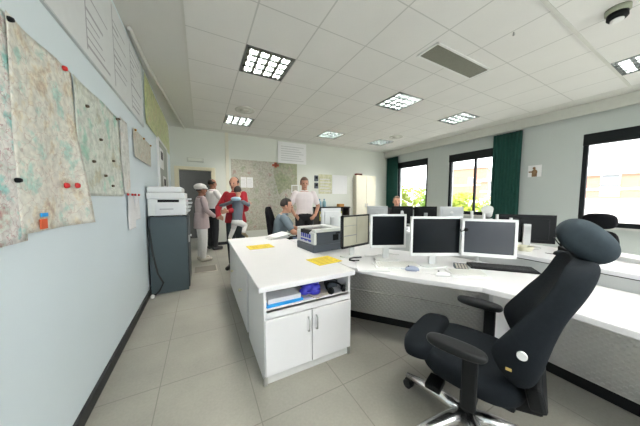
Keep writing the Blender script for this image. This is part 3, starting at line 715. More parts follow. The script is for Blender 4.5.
# open tray contents
def tray(name, label, cat, x, y, rz, sx, sy, th, m):
    return flat(name, label, cat, x, y, .5552, rz, sx, sy, th, m)
tray('blue_folder', 'bright blue folder at the left of the open cabinet shelf', 'folder', .535, 1.68, .04, .29, .24, .016, BLUE)
o = flat('paper_stack', 'white papers lying on the blue folder in the cabinet shelf', 'paper', .54, 1.70, .5714, .0, .26, .24, .035, PAPER)
t = thing('plastic_bag', 'crumpled violet blue bag in the middle of the cabinet shelf', 'bag', (.79, 1.66, .5552))
b = B(); rr = random.Random(5)
for k in range(9): b.ball((rr.uniform(-.07, .07), rr.uniform(-.07, .07), rr.uniform(.03, .075)), rr.uniform(.022, .04), (1.3, 1, .8))
b.ball((0, 0, .03), .03, (2.6, 2.4, .95))
fuse(b, 'pouch', VIOLET, t, .008, 1)
B().tube([(-.06, -.07, .05), (-.03, -.11, .06), (.03, -.11, .055), (.05, -.07, .05)], .006).build('strap', VIOLET, t, smooth=True)
tray('booklet', 'pale booklet with coloured edges lying under the violet bag', 'booklet', .845, 1.60, .3, .17, .11, .008, mat('booklet_cover', (.62, .55, .45), .6, var=.25, scale=30))
t = thing('headset', 'black telephone headset at the right of the cabinet shelf', 'headset', (.985, 1.63, .5552))
B().tube([(.07 * math.cos(a), .06 * math.sin(a) - .03, .035 + .02 * math.sin(a)) for a in [k * PI / 8 for k in range(-2, 11)]], .009).build('band', BLACK, t, smooth=True)
B().cyl((.05, -.075, .03), (.075, -.085, .03), .028).build('ear_cup', BLACK, t)
B().cyl((-.05, -.075, .03), (-.07, -.085, .03), .028).build('ear_cup', BLACK, t)
B().bb((-.02, .03, 0), (.08, .12, .06)).build('base', DGREY, t, bevel=.01)
# coiled handset cord near the keyboard
tag(B().tube([(.0, 0, .008), (-.05, .02, .008), (-.07, .06, .008), (-.04, .10, .008), (.02, .11, .008), (.10, .09, .008)], .008).build('cable_loop', BLACK, loc=(1.33, 1.70, WT), smooth=True), 'short black cable loop beside the white pad', 'cable')
tag(B().tube([(0, 0, .004), (.08, -.05, .004), (.16, -.03, .004), (.24, -.09, .004), (.30, -.05, .004), (.36, -.14, .004)], .004, 6).build('screen_cable', OFFWHITE, loc=(1.50, 1.83, WT), smooth=True), 'thin white cable winding behind the leftmost white monitor', 'cable')
# behind the right white monitor
for k, (x, y, h) in enumerate(((2.417, 1.276, .36), (2.524, 1.219, .335), (2.591, 1.184, .285), (2.645, 1.155, .325), (2.632, 1.035, .30))):
    t = thing('white_post', ('white post %s behind the right white monitor' % ['furthest left of five', 'second from the left of five', 'the short middle one of five', 'second from the right of five', 'furthest right of five'][k]), 'post', (x, y, .86), group='white posts behind the monitor')
    B().cyl((0, 0, .01), (0, 0, h), .0125, n=12).build('rod', OFFWHITE, t, smooth=False)
    B().cyl((0, 0, 0), (0, 0, .012), .025, n=16).build('foot', OFFWHITE, t)
t = thing('desk_lamp', 'small silver desk lamp head above the white posts', 'lamp', (2.72, 1.28, .86), rz=.3)
B().cyl((0, 0, 0), (0, 0, .02), .06).build('base', STEEL, t)
B().tube([(0, 0, .02), (0, .0, .2), (.03, 0, .28)], .01).build('stem', STEEL, t, smooth=True)
B().cyl((.06, 0, .30), (-.02, 0, .37), .035, .055).build('shade', OFFWHITE, t, smooth=False)
t = thing('cable_coil', 'pale yellowish coil of cable on the raised shelf left of the black monitor stand', 'cable', (2.66, .93, .86))
for k in range(3): B().tube([((.06 + .006 * k) * math.cos(a), (.05 + .005 * k) * math.sin(a), .008 + .014 * k) for a in [q * PI / 8 for q in range(17)]], .007, 6).build('loop', mat('cream_cable', (.62, .60, .45), .5), t, smooth=True)
t = thing('phone_handset', 'black desk telephone with looped cord at the right of the raised shelf', 'phone', (2.93, .66, .86), rz=-.6)
B().loft([[(-.09, -.08, 0), (.09, -.08, 0), (.09, .08, 0), (-.09, .08, 0)], [(-.09, -.08, .02), (.09, -.08, .02), (.09, .08, .05), (-.09, .08, .05)]]).build('case', BLACK, t, bevel=.005)
B().tube([(-.09, .05, .065), (-.09, .02, .08), (-.09, -.05, .065)], [.018, .012, .018]).build('handset', BLACK, t, smooth=True)
B().tube([(-.09, .06, .06), (-.10, .11, .12), (-.02, .14, .14), (.05, .1, .05)], .005).build('cord', BLACK, t, smooth=True)
mouse('black mouse on the raised shelf by the black monitor stand', 2.73, .70, .8, BLACK); bpy.data.objects[[o.name for o in bpy.data.objects if o.name.startswith('computer_mouse')][-1]].location.z = .86
tag(B().bb((-.10, -.14, .0002), (.10, .14, .03)).build('paper_stack', PAPER, loc=(2.98, .36, .86), rot=-.4), 'white stack of paper right of the black monitor', 'paper')
# far row small items
for x, y, h, l in ((3.13, 3.12, .16, 'white cup behind the black framed monitor, left one of the far pair'), (3.26, 2.98, .19, 'white cup right of the first on the far desk')):
    t = thing('white_cup', l, 'cup', (x, y, WT), group='white cups on the far desk')
    B().lathe([(.035, 0), (.045, h * .6), (.05, h)]).build('cup', OFFWHITE, t, smooth=True)
    B().tube([(.045, 0, h * .75), (.075, 0, h * .6), (.04, 0, h * .3)], .006).build('handle', OFFWHITE, t, smooth=True)

# ------------------------------------------------------------------ copier and steel cabinet
t = thing('steel_cabinet', 'tall blue grey steel cabinet under the copier by the left wall', 'cabinet', (-.42, 4.12, 0))
B().bb((-.225, -.35, .0), (.225, .35, 1.09)).build('body', GREYCAB, t, bevel=.006)
dr = B().bb((.226, -.34, .04), (.242, .34, 1.06)).build('door', mat('darker_blue_grey', (.035, .045, .052), .5), t, bevel=.003)
B().cyl((.242, .26, .72), (.262, .26, .72), .018).build('lock', OFFWHITE, dr)
B().bb((.242, -.30, .70), (.255, -.28, .80)).build('handle', STEEL, dr)
t = thing('copier', 'white desktop copier on top of the steel cabinet', 'copier', (-.405, 4.08, 1.09))
B().bb((-.235, -.31, .012), (.215, .31, .215)).build('body', OFFWHITE, t, bevel=.01)
for x in (-.2, .18):
    for y in (-.27, .27): B().cyl((x, y, 0), (x, y, .013), .02).build('foot', BLACK, t)
B().bb((-.245, -.32, .217), (.205, .30, .29)).build('scanner', OFFWHITE, t, bevel=.008)
B().bb((-.24, -.29, .291), (.17, .29, .365)).build('document_feeder', OFFWHITE, t, bevel=.02)
B().bb((-.12, -.324, .175), (.13, -.309, .205)).build('output_slot', BLACK, t)
pd = B().bb((-.15, -.322, .03), (.20, -.309, .150)).build('paper_drawer', mat('drawer_white', (.72, .73, .74), .4), t, bevel=.003)
B().bb((-.10, -.324, .085), (.06, -.322, .098)).build('lettering', INK, pd)
for z, w_ in ((.05, .03), (.10, .045), (.15, .06), (.20, .05)): B().bb((.216, -.25, z), (.22 + w_, .2, z + .022)).build('side_tray', LGREY, t)
for o in kids(t): o.scale.z = 1.15
tag(B().tube([(-.625, 3.756, 1.10), (-.63, 3.755, .9), (-.60, 3.752, .55), (-.56, 3.752, .3), (-.50, 3.75, .16), (-.55, 3.745, .05), (-.60, 3.72, .012)], .011).build('power_cable', RUBBER, smooth=True), 'black power cable hanging down the front of the steel cabinet', 'cable')
tag(B().cyl((0, 0, 0), (0, 0, .03), .024).ball((0, 0, .03), .02).build('door_stop', OFFWHITE, loc=(-.615, 3.66, 0), smooth=True), 'tiny white knob on the floor at the foot of the steel cabinet', 'door stop')
t = thing('floor_hatch', 'flat metal framed hatch in the floor beside the woman', 'floor hatch', (.02, 4.72, .0))
B().bb((-.16, -.20, .0), (.20, .20, .004)).build('plate', mat('hatch_dark', (.20, .19, .16), .6), t)
B().bb((-.18, -.22, .0), (.22, -.20, .008)).bb((.20, -.20, 0), (.22, .20, .008)).build('rim', mat('hatch_rim', (.5, .47, .4), .5), t)

# ------------------------------------------------------------------ foreground operator chair
def ring_h(w_, d_, z, y, n=20, e=3.2, tiltx=0):
    pts = []
    for k in range(n):
        a = 2 * PI * k / n; c, s = math.cos(a), math.sin(a)
        pts.append((w_ * math.copysign(abs(c) ** (2 / e), c), y + d_ * math.copysign(abs(s) ** (2 / e), s), z))
    return pts
def pad(sx, sy, sz, e=3.2):
    """soft cushion: rounded slab as a loft of superellipse rings"""
    rows = []
    for f, z in ((.80, -1), (.93, -.86), (1, -.4), (1, .35), (.95, .8), (.82, 1)): rows.append(ring_h(sx * f, sy * f, sz * z, 0, 24, e))
    return B().loft(rows)
def xform(b, M): bmesh.ops.transform(b.bm, matrix=M, verts=b.bm.verts); return b
def back_loft(spine):
    """spine rows: (y, z, half width, wing, thickness); section bends forward at the edges"""
    rows = []; n = len(spine)
    for i, (y, z, hw, wing, th) in enumerate(spine):
        a = spine[max(i - 1, 0)]; c = spine[min(i + 1, n - 1)]
        tg = Vector((0, c[0] - a[0], c[1] - a[1])).normalized()
        fwd = Vector((0, tg.z, -tg.y))
        us = [-1, -.9, -.72, -.45, -.15, .15, .45, .72, .9, 1]
        lp = []
        for u in us: lp.append(Vector((u * hw, y, z)) + fwd * (wing * abs(u) ** 2.4))
        for u in us[::-1]: lp.append(Vector((u * hw * 1.03, y, z)) + fwd * (wing * .62 * abs(u) ** 2.2 - th * (1 - .35 * abs(u) ** 3)))
        rows.append(lp)
    return B().loft(rows)
CHX, CHY, CHR = 1.30, .67, math.radians(18)
ch = thing('operator_chair', 'large charcoal high-back operator chair with chrome star base in the foreground', 'chair', (CHX, CHY, 0), CHR)
hub = B().lathe([(.0, .075), (.045, .075), (.055, .10), (.05, .135), (.03, .15)]).build('hub', CHROME, ch, smooth=True)
for k in range(5):
    a = math.radians(76) + k * 2 * PI / 5
    c, s = math.cos(a), math.sin(a)
    lg = B().tube([(c * .03, s * .03, .118), (c * .12, s * .12, .122), (c * .25, s * .25, .105), (c * .385, s * .385, .080)], [.040, .036, .029, .020], 10).build('base_leg', CHROME, ch, smooth=True)
    cx, cy = c * .375, s * .375
    B().cyl((cx - s * .022, cy + c * .022, .03), (cx - s * .006, cy + c * .006, .03), .03, n=16).cyl((cx + s * .006, cy - c * .006, .03), (cx + s * .022, cy - c * .022, .03), .03, n=16).cyl((cx, cy, .03), (cx, cy, .075), .010).box((cx, cy, .052), (.036, .036, .022), (0, 0, a)).build('caster', BLACK, lg)
B().cyl((0, 0, .13), (0, 0, .33), .026).cyl((0, 0, .13), (0, 0, .24), .034).build('gas_column', BLACK, ch)
B().box((0, -.03, .375), (.24, .36, .055)).box((0, -.22, .42), (.20, .14, .12), (-.3, 0, 0)).box((-.0, .0, .335), (.12, .16, .05)).build('mechanism', BLACK, ch, bevel=.012)
B().cyl((-.08, .115, .365), (-.20, .115, .352), .010).box((-.185, .115, .35), (.10, .075, .032)).build('lever', BLACK, ch, bevel=.006)
seat = xform(pad(.245, .235, .062), Matrix.Translation((0, -.02, .468)) @ Matrix.Rotation(math.radians(2), 4, 'X')).build('seat', FABRIC, ch, smooth=True, subsurf=1)
xform(pad(.235, .088, .052, 3.6), Matrix.Translation((0, .215, .503)) @ Matrix.Rotation(math.radians(-8), 4, 'X')).build('seat_front_flap', FABRIC, ch, smooth=True, subsurf=1)
rows = []
for z, yf, yr, hw in ((.520, -.225, -.255, .15), (.535, -.200, -.268, .205), (.58, -.155, -.287, .235), (.64, -.112, -.299, .250), (.695, -.092, -.309, .256), (.75, -.128, -.320, .256), (.82, -.176, -.338, .250), (.88, -.213, -.357, .243), (.94, -.258, -.386, .235), (1.0, -.285, -.410, .224), (1.05, -.302, -.425, .208), (1.085, -.318, -.430, .18), (1.10, -.345, -.415, .13)):
    us = [-1, -.93, -.80, -.6, -.35, -.1, .1, .35, .6, .80, .93, 1]; yc = min(yf - .004, yr + .085); lp = []
    for u in us: lp.append((u * hw, yc + (yf - yc) * abs(u) ** 2.6 - (.016 if abs(u) == 1 else 0), z))
    for u in us[::-1]: lp.append((u * hw * (1.0 if abs(u) < 1 else 1.02), yr + .035 * abs(u) ** 4 + (.02 if abs(u) == 1 else 0), z))
    rows.append(lp)
bk = B().loft(rows).build('backrest', FABRIC, ch, smooth=True, subsurf=2)
B().box((0, -.272, .50), (.38, .06, .10), (-.25, 0, 0)).build('back_bracket', BLACK, ch, bevel=.015)
for s in (-1, 1): B().cyl((s * .240, -.222, .717), (s * .268, -.222, .717), .017).build('adjust_knob', OFFWHITE, bk, smooth=False)
B().box((-.243, -.183, .632), (.016, .020, .012)).build('fabric_tag', mat('amber_tag', (.6, .42, .12), .5), bk)
B().box((0, -.395, 1.06), (.06, .02, .16), (.10, 0, 0)).build('headrest_bracket', BLACK, ch)
rows = []
mj = Vector((0, -.69, -.72)); mn = Vector((0, -.72, .69))
for x, f in ((-.106, .30), (-.101, .62), (-.088, .85), (-.06, .97), (-.03, 1.0), (.03, 1.0), (.06, .97), (.088, .85), (.101, .62), (.106, .30)):
    lp = []
    for k in range(20):
        a = 2 * PI * k / 20; c, s = math.cos(a), math.sin(a)
        lp.append(Vector((x * .8, -.392 - .05 * (x / .165) ** 2 * -.6, 1.172)) + mj * (.102 * f * math.copysign(abs(c) ** .8, c)) + mn * (.070 * f * math.copysign(abs(s) ** .9, s)))
    rows.append(lp)
B().loft(rows).build('headrest', mat('headrest_fabric', (.030, .041, .049), .9, spec=.15, var=.12, scale=60), ch, smooth=True, subsurf=1)
for s in (-1, 1):
    ap = B().box((s * .292, -.055, .52), (.026, .060, .25)).box((s * .22, -.05, .40), (.17, .06, .02)).build('arm_post', BLACK, ch, bevel=.008)
    xform(pad(.046, .125, .020, 2.6), Matrix.Translation((s * .298, .005, .664))).build('arm_pad', mat('arm_pad_rubber', (.011, .012, .013), .36, spec=.2), ap, smooth=True, subsurf=1)

# simpler chairs of the same family
def office_chair(label, x, y, rz, top=1.10, head=False, hw=.22):
    t = thing('office_chair', label, 'chair', (x, y, 0), rz, 'black office chairs')
    B().cyl((0, 0, .09), (0, 0, .42), .025).build('gas_column', BLACK, t)
    for k in range(5):
        a = k * 2 * PI / 5 + .3; c, s = math.cos(a), math.sin(a)
        lg = B().tube([(0, 0, .11), (c * .17, s * .17, .10), (c * .30, s * .30, .07)], [.028, .022, .016]).build('base_leg', BLACK, t, smooth=True)
        B().ball((c * .30, s * .30, .03), .03).build('caster', BLACK, lg, smooth=True)
    xform(pad(.24, .24, .045), Matrix.Translation((0, 0, .46))).build('seat', FABRICB, t, smooth=True, subsurf=1)
    h = top - .5
    back_loft([(-.23, .50, hw * .8, .02, .05), (-.235, .50 + h * .1, hw, .03, .07), (-.25, .5 + h * .35, hw * 1.05, .045, .075), (-.28, .5 + h * .65, hw, .04, .07), (-.315, .5 + h * .92, hw * .85, .02, .06), (-.32, top, hw * .6, .01, .04)]).build('backrest', FABRICB, t, smooth=True, subsurf=1)
    B().box((0, -.27, .45), (.08, .08, .2)).build('back_bracket', BLACK, t, bevel=.01)
    for s in (-1, 1): 
        ap = B().box((s * .28, -.02, .55), (.03, .05, .26)).box((s * .2, -.02, .42), (.16, .05, .02)).build('arm_post', BLACK, t)
        xform(pad(.04, .12, .018), Matrix.Translation((s * .28, .02, .69))).build('arm_pad', BLACK, ap, smooth=True)
    if head:
        B().cyl((0, -.33, top - .05), (0, -.335, top + .06), .02).build('headrest_post', BLACK, t)
        xform(pad(.145, .095, .045, 3), Matrix.Translation((0, -.33, top + .11)) @ Matrix.Rotation(math.radians(80), 4, 'X')).build('headrest', FABRICB, t, smooth=True, subsurf=1)
    return t
office_chair('black chair with a headrest on the window side, seen over the foreground chair', 3.95, .86, math.radians(80), .96, True, .19)
office_chair('black chair carrying the seated man at the counter', 1.325, 3.73, math.radians(-118), 1.20, hw=.21)
office_chair('black chair of the far seated person by the end window', 4.16, 3.95, math.radians(140), 1.05)

# ------------------------------------------------------------------ people
def V(*a): return Vector(a)
def hand(b, wr, d, side_v, r=1.0, curl=.5):
    """palm, four fingers and a thumb; d = hand direction, side_v = towards the thumb"""
    d = Vector(d).normalized(); sv = Vector(side_v); sv = (sv - d * sv.dot(d)).normalized(); nrm = d.cross(sv)
    pc = wr + d * .048 * r
    for k in range(4):
        o_ = (k - 1.5) * .019 * r
        b.cap(wr + d * .01, pc + sv * o_ + d * .03 * r, .017 * r, .011 * r)
    for k, ln in enumerate((.062, .074, .078, .068)):
        o_ = (k - 1.5) * .021 * r
        p0 = pc + sv * o_ + d * .035 * r
        p1 = p0 + (d * math.cos(curl * .6) + nrm * math.sin(curl * .6)) * ln * .5 * r
        p2 = p1 + (d * math.cos(curl * 1.5) + nrm * math.sin(curl * 1.5)) * ln * .5 * r
        b.cap(p0, p1, .0095 * r, .0088 * r); b.cap(p1, p2, .0088 * r, .0075 * r)
    t0 = wr + d * .025 * r + sv * .02 * r; t1 = t0 + (sv * .75 + d * .6).normalized() * .036 * r; t2 = t1 + (sv * .3 + d + nrm * .3).normalized() * .03 * r
    b.cap(t0, t1, .012 * r, .0105 * r); b.cap(t1, t2, .0105 * r, .009 * r)

def trunk(b, sp, infl=0):
    """sp: rows (center, rx, ry, right_vector)"""
    loops = []
    for i, (c, rx, ry, rv) in enumerate(sp):
        a = sp[max(i - 1, 0)][0]; e = sp[min(i + 1, len(sp) - 1)][0]
        up = (e - a).normalized(); rv = (rv - up * rv.dot(up)).normalized(); f = up.cross(rv)
        loops.append([c + rv * (rx + infl) * math.cos(k * PI / 8) + f * (ry + infl) * math.sin(k * PI / 8) for k in range(16)])
    b.loft(loops)

def person(label, loc, rz, k=1.0, J={}, skin=SKIN, shirt=None, sleeve='short', trousers=None, shoes=None, hair=None, bald=False, hat=None, coat=0, head_rot=(0, 0, 0), group=None, female=False, hair_m=None, hands=True, legs=True, hem=-.06, name='person', rootz=0):
    """x right, y forward, z up; joints in metres for a 1.75 m adult, scaled by k"""
    P = dict(pel=(0, 0, .95), waist=(0, 0, 1.10), chest=(0, .01, 1.30), neck=(0, -.005, 1.47), head=(0, .02, 1.61),
             shl=(-.178, 0, 1.42), ell=(-.25, -.03, 1.14), wrl=(-.27, .04, .88), shr=(.178, 0, 1.42), elr=(.25, -.03, 1.14), wrr=(.27, .04, .88),
             hpl=(-.09, 0, .92), knl=(-.10, .01, .50), anl=(-.11, -.02, .09), hpr=(.09, 0, .92), knr=(.10, .01, .50), anr=(.11, -.02, .09),
             fl=(0, 1, 0), fr=(0, 1, 0), hl=(0, .2, -1), hr=(0, .2, -1), tl=(.5, 1, 0), tr=(-.5, 1, 0))
    P.update(J)
    dirs = ('fl', 'fr', 'hl', 'hr', 'tl', 'tr')
    P = {n: (Vector(v) if n in dirs else Vector(v) * k) for n, v in P.items()}
    t = thing(name, label, 'person', loc, rz, group)
    rs = (P['shr'] - P['shl']).normalized(); rp = (P['hpr'] - P['hpl']).normalized()
    sw = (.165 if female else .172) * k
    torso = [(P['pel'] - (P['waist'] - P['pel']).normalized() * .08 * k, .10 * k, .08 * k, rp), (P['pel'], .165 * k, .115 * k, rp), (P['waist'], .145 * k, .105 * k, rp.lerp(rs, .5)), (P['chest'], .172 * k, .12 * k, rs), (P['chest'].lerp(P['neck'], .55), sw, .10 * k, rs), (P['chest'].lerp(P['neck'], .85), .11 * k, .075 * k, rs), (P['neck'], .06 * k, .058 * k, rs)]
    b = B(); trunk(b, torso)
    b.cap(P['neck'] - V(0, 0, .02), P['head'] - V(0, 0, .05 * k), .058 * k, .052 * k)
    hk = k ** .55
    HR = Euler(head_rot).to_matrix().to_4x4(); HM = Matrix.Translation(P['head']) @ HR @ Matrix.Scale(hk, 4)
    def hp(x, y, z): return HM @ V(x, y, z)
    def hball(bb, c, r, s): 
        q = bmesh.ops.create_uvsphere(bb.bm, u_segments=18, v_segments=12, radius=r)
        bmesh.ops.transform(bb.bm, matrix=HM @ Matrix.Translation(c) @ Matrix.Diagonal((*s, 1)), verts=q['verts'])
    hball(b, (0, -.005, .03), .1, (.78, .98, 1.0)); hball(b, (0, .022, -.045), .07, (.82, .92, 1.0))
    hball(b, (0, .105, -.012), .018, (.8, 1.2, 1.2)); hball(b, (0, .096, .01), .012, (.8, 1, 1.8))
    hball(b, (0, .075, -.10), .022, (1.1, .8, .8))
    for s in (-1, 1): hball(b, (s * .08, -.005, -.005), .03, (.35, .7, 1.1))
    lim = (('l', -1), ('r', 1))
    for q, s in lim:
        sh, el, wr = P['sh' + q], P['el' + q], P['wr' + q]
        b.cap(sh, el, .052 * k, .042 * k); b.cap(el, wr, .041 * k, .029 * k)
        if hands: hand(b, wr, P['h' + q], P['t' + q], k)
        if legs:
            h_, kn, an = P['hp' + q], P['kn' + q], P['an' + q]
            b.cap(h_, kn, .085 * k, .058 * k); b.cap(kn, kn.lerp(an, .35), .055 * k, .056 * k); b.cap(kn.lerp(an, .35), an, .056 * k, .038 * k)
            b.cap(an - V(0, 0, .03 * k), an + P['f' + q].normalized() * .15 * k - V(0, 0, .045 * k), .042 * k, .032 * k)
    body = fuse(b, 'body', skin, t, .0085 * max(k, .7), 3)
    for s in (-1, 1):
        e = B(); hball(e, (s * .031, .088, .022), .011, (1.2, .6, .7)); e.build('eye', mat('dark_eye', (.03, .02, .02), .3), body, smooth=True)
    e = B(); hball(e, (0, .089, -.055), .024, (1, .35, .28)); e.build('mouth', mat('lip', (.30, .09, .08), .5), body, smooth=True)
    if hair:
        e = B(); q = bmesh.ops.create_uvsphere(e.bm, u_segments=24, v_segments=16, radius=.108)
        for v in q['verts']:
            v.co = Vector((v.co.x * .80, v.co.y * .98 - .008, v.co.z + .034))
            front = v.co.y > .035 and v.co.z < (.085 if not bald else .13)
            low = v.co.z < -.02
            top = bald and v.co.z > .075 and v.co.y > -.05
            if front or low or top: v.co = Vector((0, -.005, .03)) + (v.co - Vector((0, -.005, .03))) * .80
        bmesh.ops.transform(e.bm, matrix=HM, verts=e.bm.verts)
        e.build('hair', hair, body, smooth=True)
    if hat:
        e = B(); hball(e, (0, -.025, .075), .125, (.95, 1.05, .62)); hball(e, (0, .01, .045), .118, (.92, 1.12, .22))
        fuse(e, 'cap', hat, t, .01, 3)
        e = B(); hball(e, (0, .0, .035), .108, (.92, 1.1, .16)); e.build('hat_band', mat('dark_eye', (0, 0, 0)), t, smooth=True)
    if trousers:
        e = B(); trunk(e, [(c, rx, ry, rv) for c, rx, ry, rv in torso[:2]] + [(P['pel'].lerp(P['waist'], .5), .155 * k, .112 * k, rp)], .018 * k)
        for q, s in lim:
            h_, kn, an = P['hp' + q], P['kn' + q], P['an' + q]
            e.cap(h_, kn, .104 * k, .078 * k); e.cap(kn, an + V(0, 0, .03 * k), .078 * k, .062 * k)
        fuse(e, 'trousers', trousers, t, .012 * max(k, .7), 4)
    if shirt:
        e = B(); rows = [(P['pel'].lerp(P['waist'], .2) + V(0, 0, hem * k), .168 * k, .118 * k, rp)] + torso[2:6]
        trunk(e, rows, .014 * k)
        if coat: trunk(e, [(P['pel'] - V(0, 0, coat * k), .19 * k, .14 * k, rp), (P['pel'], .18 * k, .13 * k, rp), (P['waist'], .15 * k, .11 * k, rp)], .022 * k)
        for q, s in lim:
            sh, el, wr = P['sh' + q], P['el' + q], P['wr' + q]
            if sleeve == 'short': e.cap(sh - V(0, 0, .004 * k), sh.lerp(el, .72), .063 * k, .062 * k)
            else: e.cap(sh - V(0, 0, .004 * k), el, .063 * k, .056 * k); e.cap(el, el.lerp(wr, .9), .060 * k, .046 * k)
        fuse(e, 'coat' if coat else 'shirt', shirt, t, .011 * max(k, .7), 4)
        e = B()
        trunk(e, [(P['neck'] - V(0, 0, .035 * k), .082 * k, .075 * k, rs), (P['neck'] + V(0, 0, .012 * k), .070 * k, .066 * k, rs)], 0)
        e.build('collar', shirt, t, smooth=True)
    if shoes:
        for q, s in lim:
            an = P['an' + q]; f = P['f' + q].normalized()
            e = B().cap(an - V(0, 0, .035 * k) - f * .03 * k, an + f * .16 * k - V(0, 0, .05 * k), .050 * k, .040 * k).cap(an - V(0, 0, .02 * k), an + f * .06 * k - V(0, 0, .03 * k), .05 * k, .045 * k)
            fuse(e, 'shoe', shoes, t, .011 * max(k, .7), 2)
    return t
HAIRD = mat('dark_hair', (.022, .016, .012), .7, var=.3, scale=80)
HAIRG = mat('grey_brown_hair', (.16, .10, .07), .7, var=.3, scale=80)
MAUVE = mat('mauve_cloth', (.50, .41, .41), .85, var=.08, scale=20)
WCLOTH = mat('white_cloth', (.78, .76, .74), .85, var=.05, scale=20)
PINKW = mat('pale_pink_shirt_cloth', (.76, .69, .69), .85, var=.05, scale=20)
BLACKC = mat('black_cloth', (.012, .013, .016), .9, var=.2, scale=20)
REDC = mat('red_cloth', (.36, .012, .022), .85, var=.12, scale=20)
GREYC = mat('grey_cloth', (.13, .15, .18), .9, var=.1, scale=20)
DKGREEN = mat('dark_grey_trouser_cloth', (.045, .055, .060), .9, var=.1, scale=20)
SHOEB = mat('black_leather', (.02, .02, .02), .4)
# woman in mauve coat, walking figure facing +X (towards the red man)
person('woman in white beret, mauve coat and white trousers standing beside the copier', (.0, 5.40, 0), math.radians(-75), .94, dict(elr=(.26, .04, 1.16), wrr=(.20, .22, 1.02), hr=(-.3, 1, 0), tr=(-.2, 0, 1), ell=(-.24, .02, 1.14), wrl=(-.16, .24, 1.02), hl=(.3, 1, 0), tl=(.2, 0, 1), fl=(.2, 1, 0), fr=(-.1, 1, 0)), SKIND, MAUVE, 'long', WCLOTH, mat('cream_leather', (.55, .50, .42), .5), HAIRD, hat=WCLOTH, coat=.20, female=True)
person('dark skinned man in a white shirt and black trousers in the doorway', (.26, 6.45, 0), math.radians(-62), 1.06, dict(elr=(.27, .10, 1.20), wrr=(.18, .34, 1.26), hr=(-.2, 1, .3), tr=(-.5, 0, 1), ell=(-.26, .05, 1.16), wrl=(-.14, .25, 1.08), hl=(.3, 1, .1), tl=(.3, 0, 1), fl=(-.1, 1, 0)), SKIND, WCLOTH, 'short', BLACKC, SHOEB, HAIRD, bald=True)
person('balding man in a red jacket carrying a child on his arm', (.57, 4.46, 0), math.radians(140), 1.0, dict(ell=(-.27, .10, 1.16), wrl=(-.06, .30, 1.12), hl=(1, .3, -.1), tl=(0, 0, 1), elr=(.30, .08, 1.17), wrr=(.12, .33, 1.00), hr=(-1, .2, 0), tr=(0, 0, 1)), SKIN, REDC, 'long', DKGREEN, SHOEB, HAIRD, bald=True, head_rot=(-.15, 0, .15), coat=.06)
person('small child in grey jumper and white trousers held by the man in red', (.555, 4.16, .60), math.radians(-38), .56, dict(pel=(0, 0, .55), waist=(0, .02, .75), chest=(0, .06, 1.05), neck=(0, .07, 1.30), head=(0, .09, 1.54), shl=(-.19, .05, 1.22), ell=(-.50, .10, 1.12), wrl=(-.68, .16, 1.10), shr=(.19, .05, 1.22), elr=(.30, .18, 1.12), wrr=(.22, .38, 1.16), hpl=(-.1, .02, .55), knl=(-.20, .12, .36), anl=(-.26, .0, .05), hpr=(.1, .02, .55), knr=(.16, .20, .46), anr=(.18, .06, .24), hl=(.2, 1, 0), hr=(-.2, 1, 0), fl=(-.4, .7, -.5), fr=(.3, .7, -.5), tl=(0, 0, 1), tr=(0, 0, 1)), SKIN, GREYC, 'long', WCLOTH, mat('tan_leather', (.40, .33, .20), .5), HAIRD)
ck = [o for o in bpy.data.objects if o.get('label', '').startswith('small child')][0]
B().ball((0, -.02, .735), .075, (1.25, 1.0, .5)).build('blue_hood', mat('pale_blue_cloth', (.38, .55, .68), .9), ck, smooth=True)
# seated man
person('seated dark haired man in a grey T-shirt with telephone headset', (1.265, 3.73, 0), math.radians(-110), 1.00, dict(pel=(0, -.06, .56), waist=(0, -.08, .71), chest=(0, -.04, .92), neck=(0, .01, 1.08), head=(0, .05, 1.21), shl=(-.19, 0, 1.03), ell=(-.27, .16, .80), wrl=(-.22, .36, .76), shr=(.19, 0, 1.03), elr=(.30, .16, .79), wrr=(.28, .42, .775), hpl=(-.09, -.02, .55), knl=(-.12, .42, .56), anl=(-.12, .40, .10), hpr=(.09, -.02, .55), knr=(.12, .42, .56), anr=(.12, .40, .10), hl=(.3, 1, 0), hr=(-.2, 1, 0), tl=(.5, 0, .5), tr=(-.5, 0, .5)), SKIN, mat('blue_grey_cloth', (.13, .17, .20), .9, var=.1, scale=20), 'short', mat('denim_cloth', (.06, .09, .15), .9), SHOEB, HAIRD, head_rot=(-.1, 0, -.05))
sm = [o for o in bpy.data.objects if o.get('label', '').startswith('seated dark')][0]
B().tube([(-.092, .05, 1.25), (-.085, .045, 1.33), (0, .04, 1.375), (.085, .045, 1.33), (.092, .05, 1.25)], .008).cyl((-.085, .05, 1.245), (-.105, .05, 1.245), .03).tube([(-.10, .05, 1.24), (-.085, .13, 1.20)], .004).build('headset', BLACK, sm, smooth=True)
person('grey haired man in a pale short sleeved shirt standing behind the desks', (1.90, 4.27, 0), math.radians(162), 1.02, dict(wrl=(-.20, .16, .98), ell=(-.29, -.02, 1.16), wrr=(.20, .16, .98), elr=(.29, -.02, 1.16), hl=(.5, .6, -.4), hr=(-.5, .6, -.4), tl=(.3, .5, .8), tr=(-.3, .5, .8)), SKIN, PINKW, 'short', BLACKC, SHOEB, HAIRG, head_rot=(-.25, 0, .1), hem=.01)
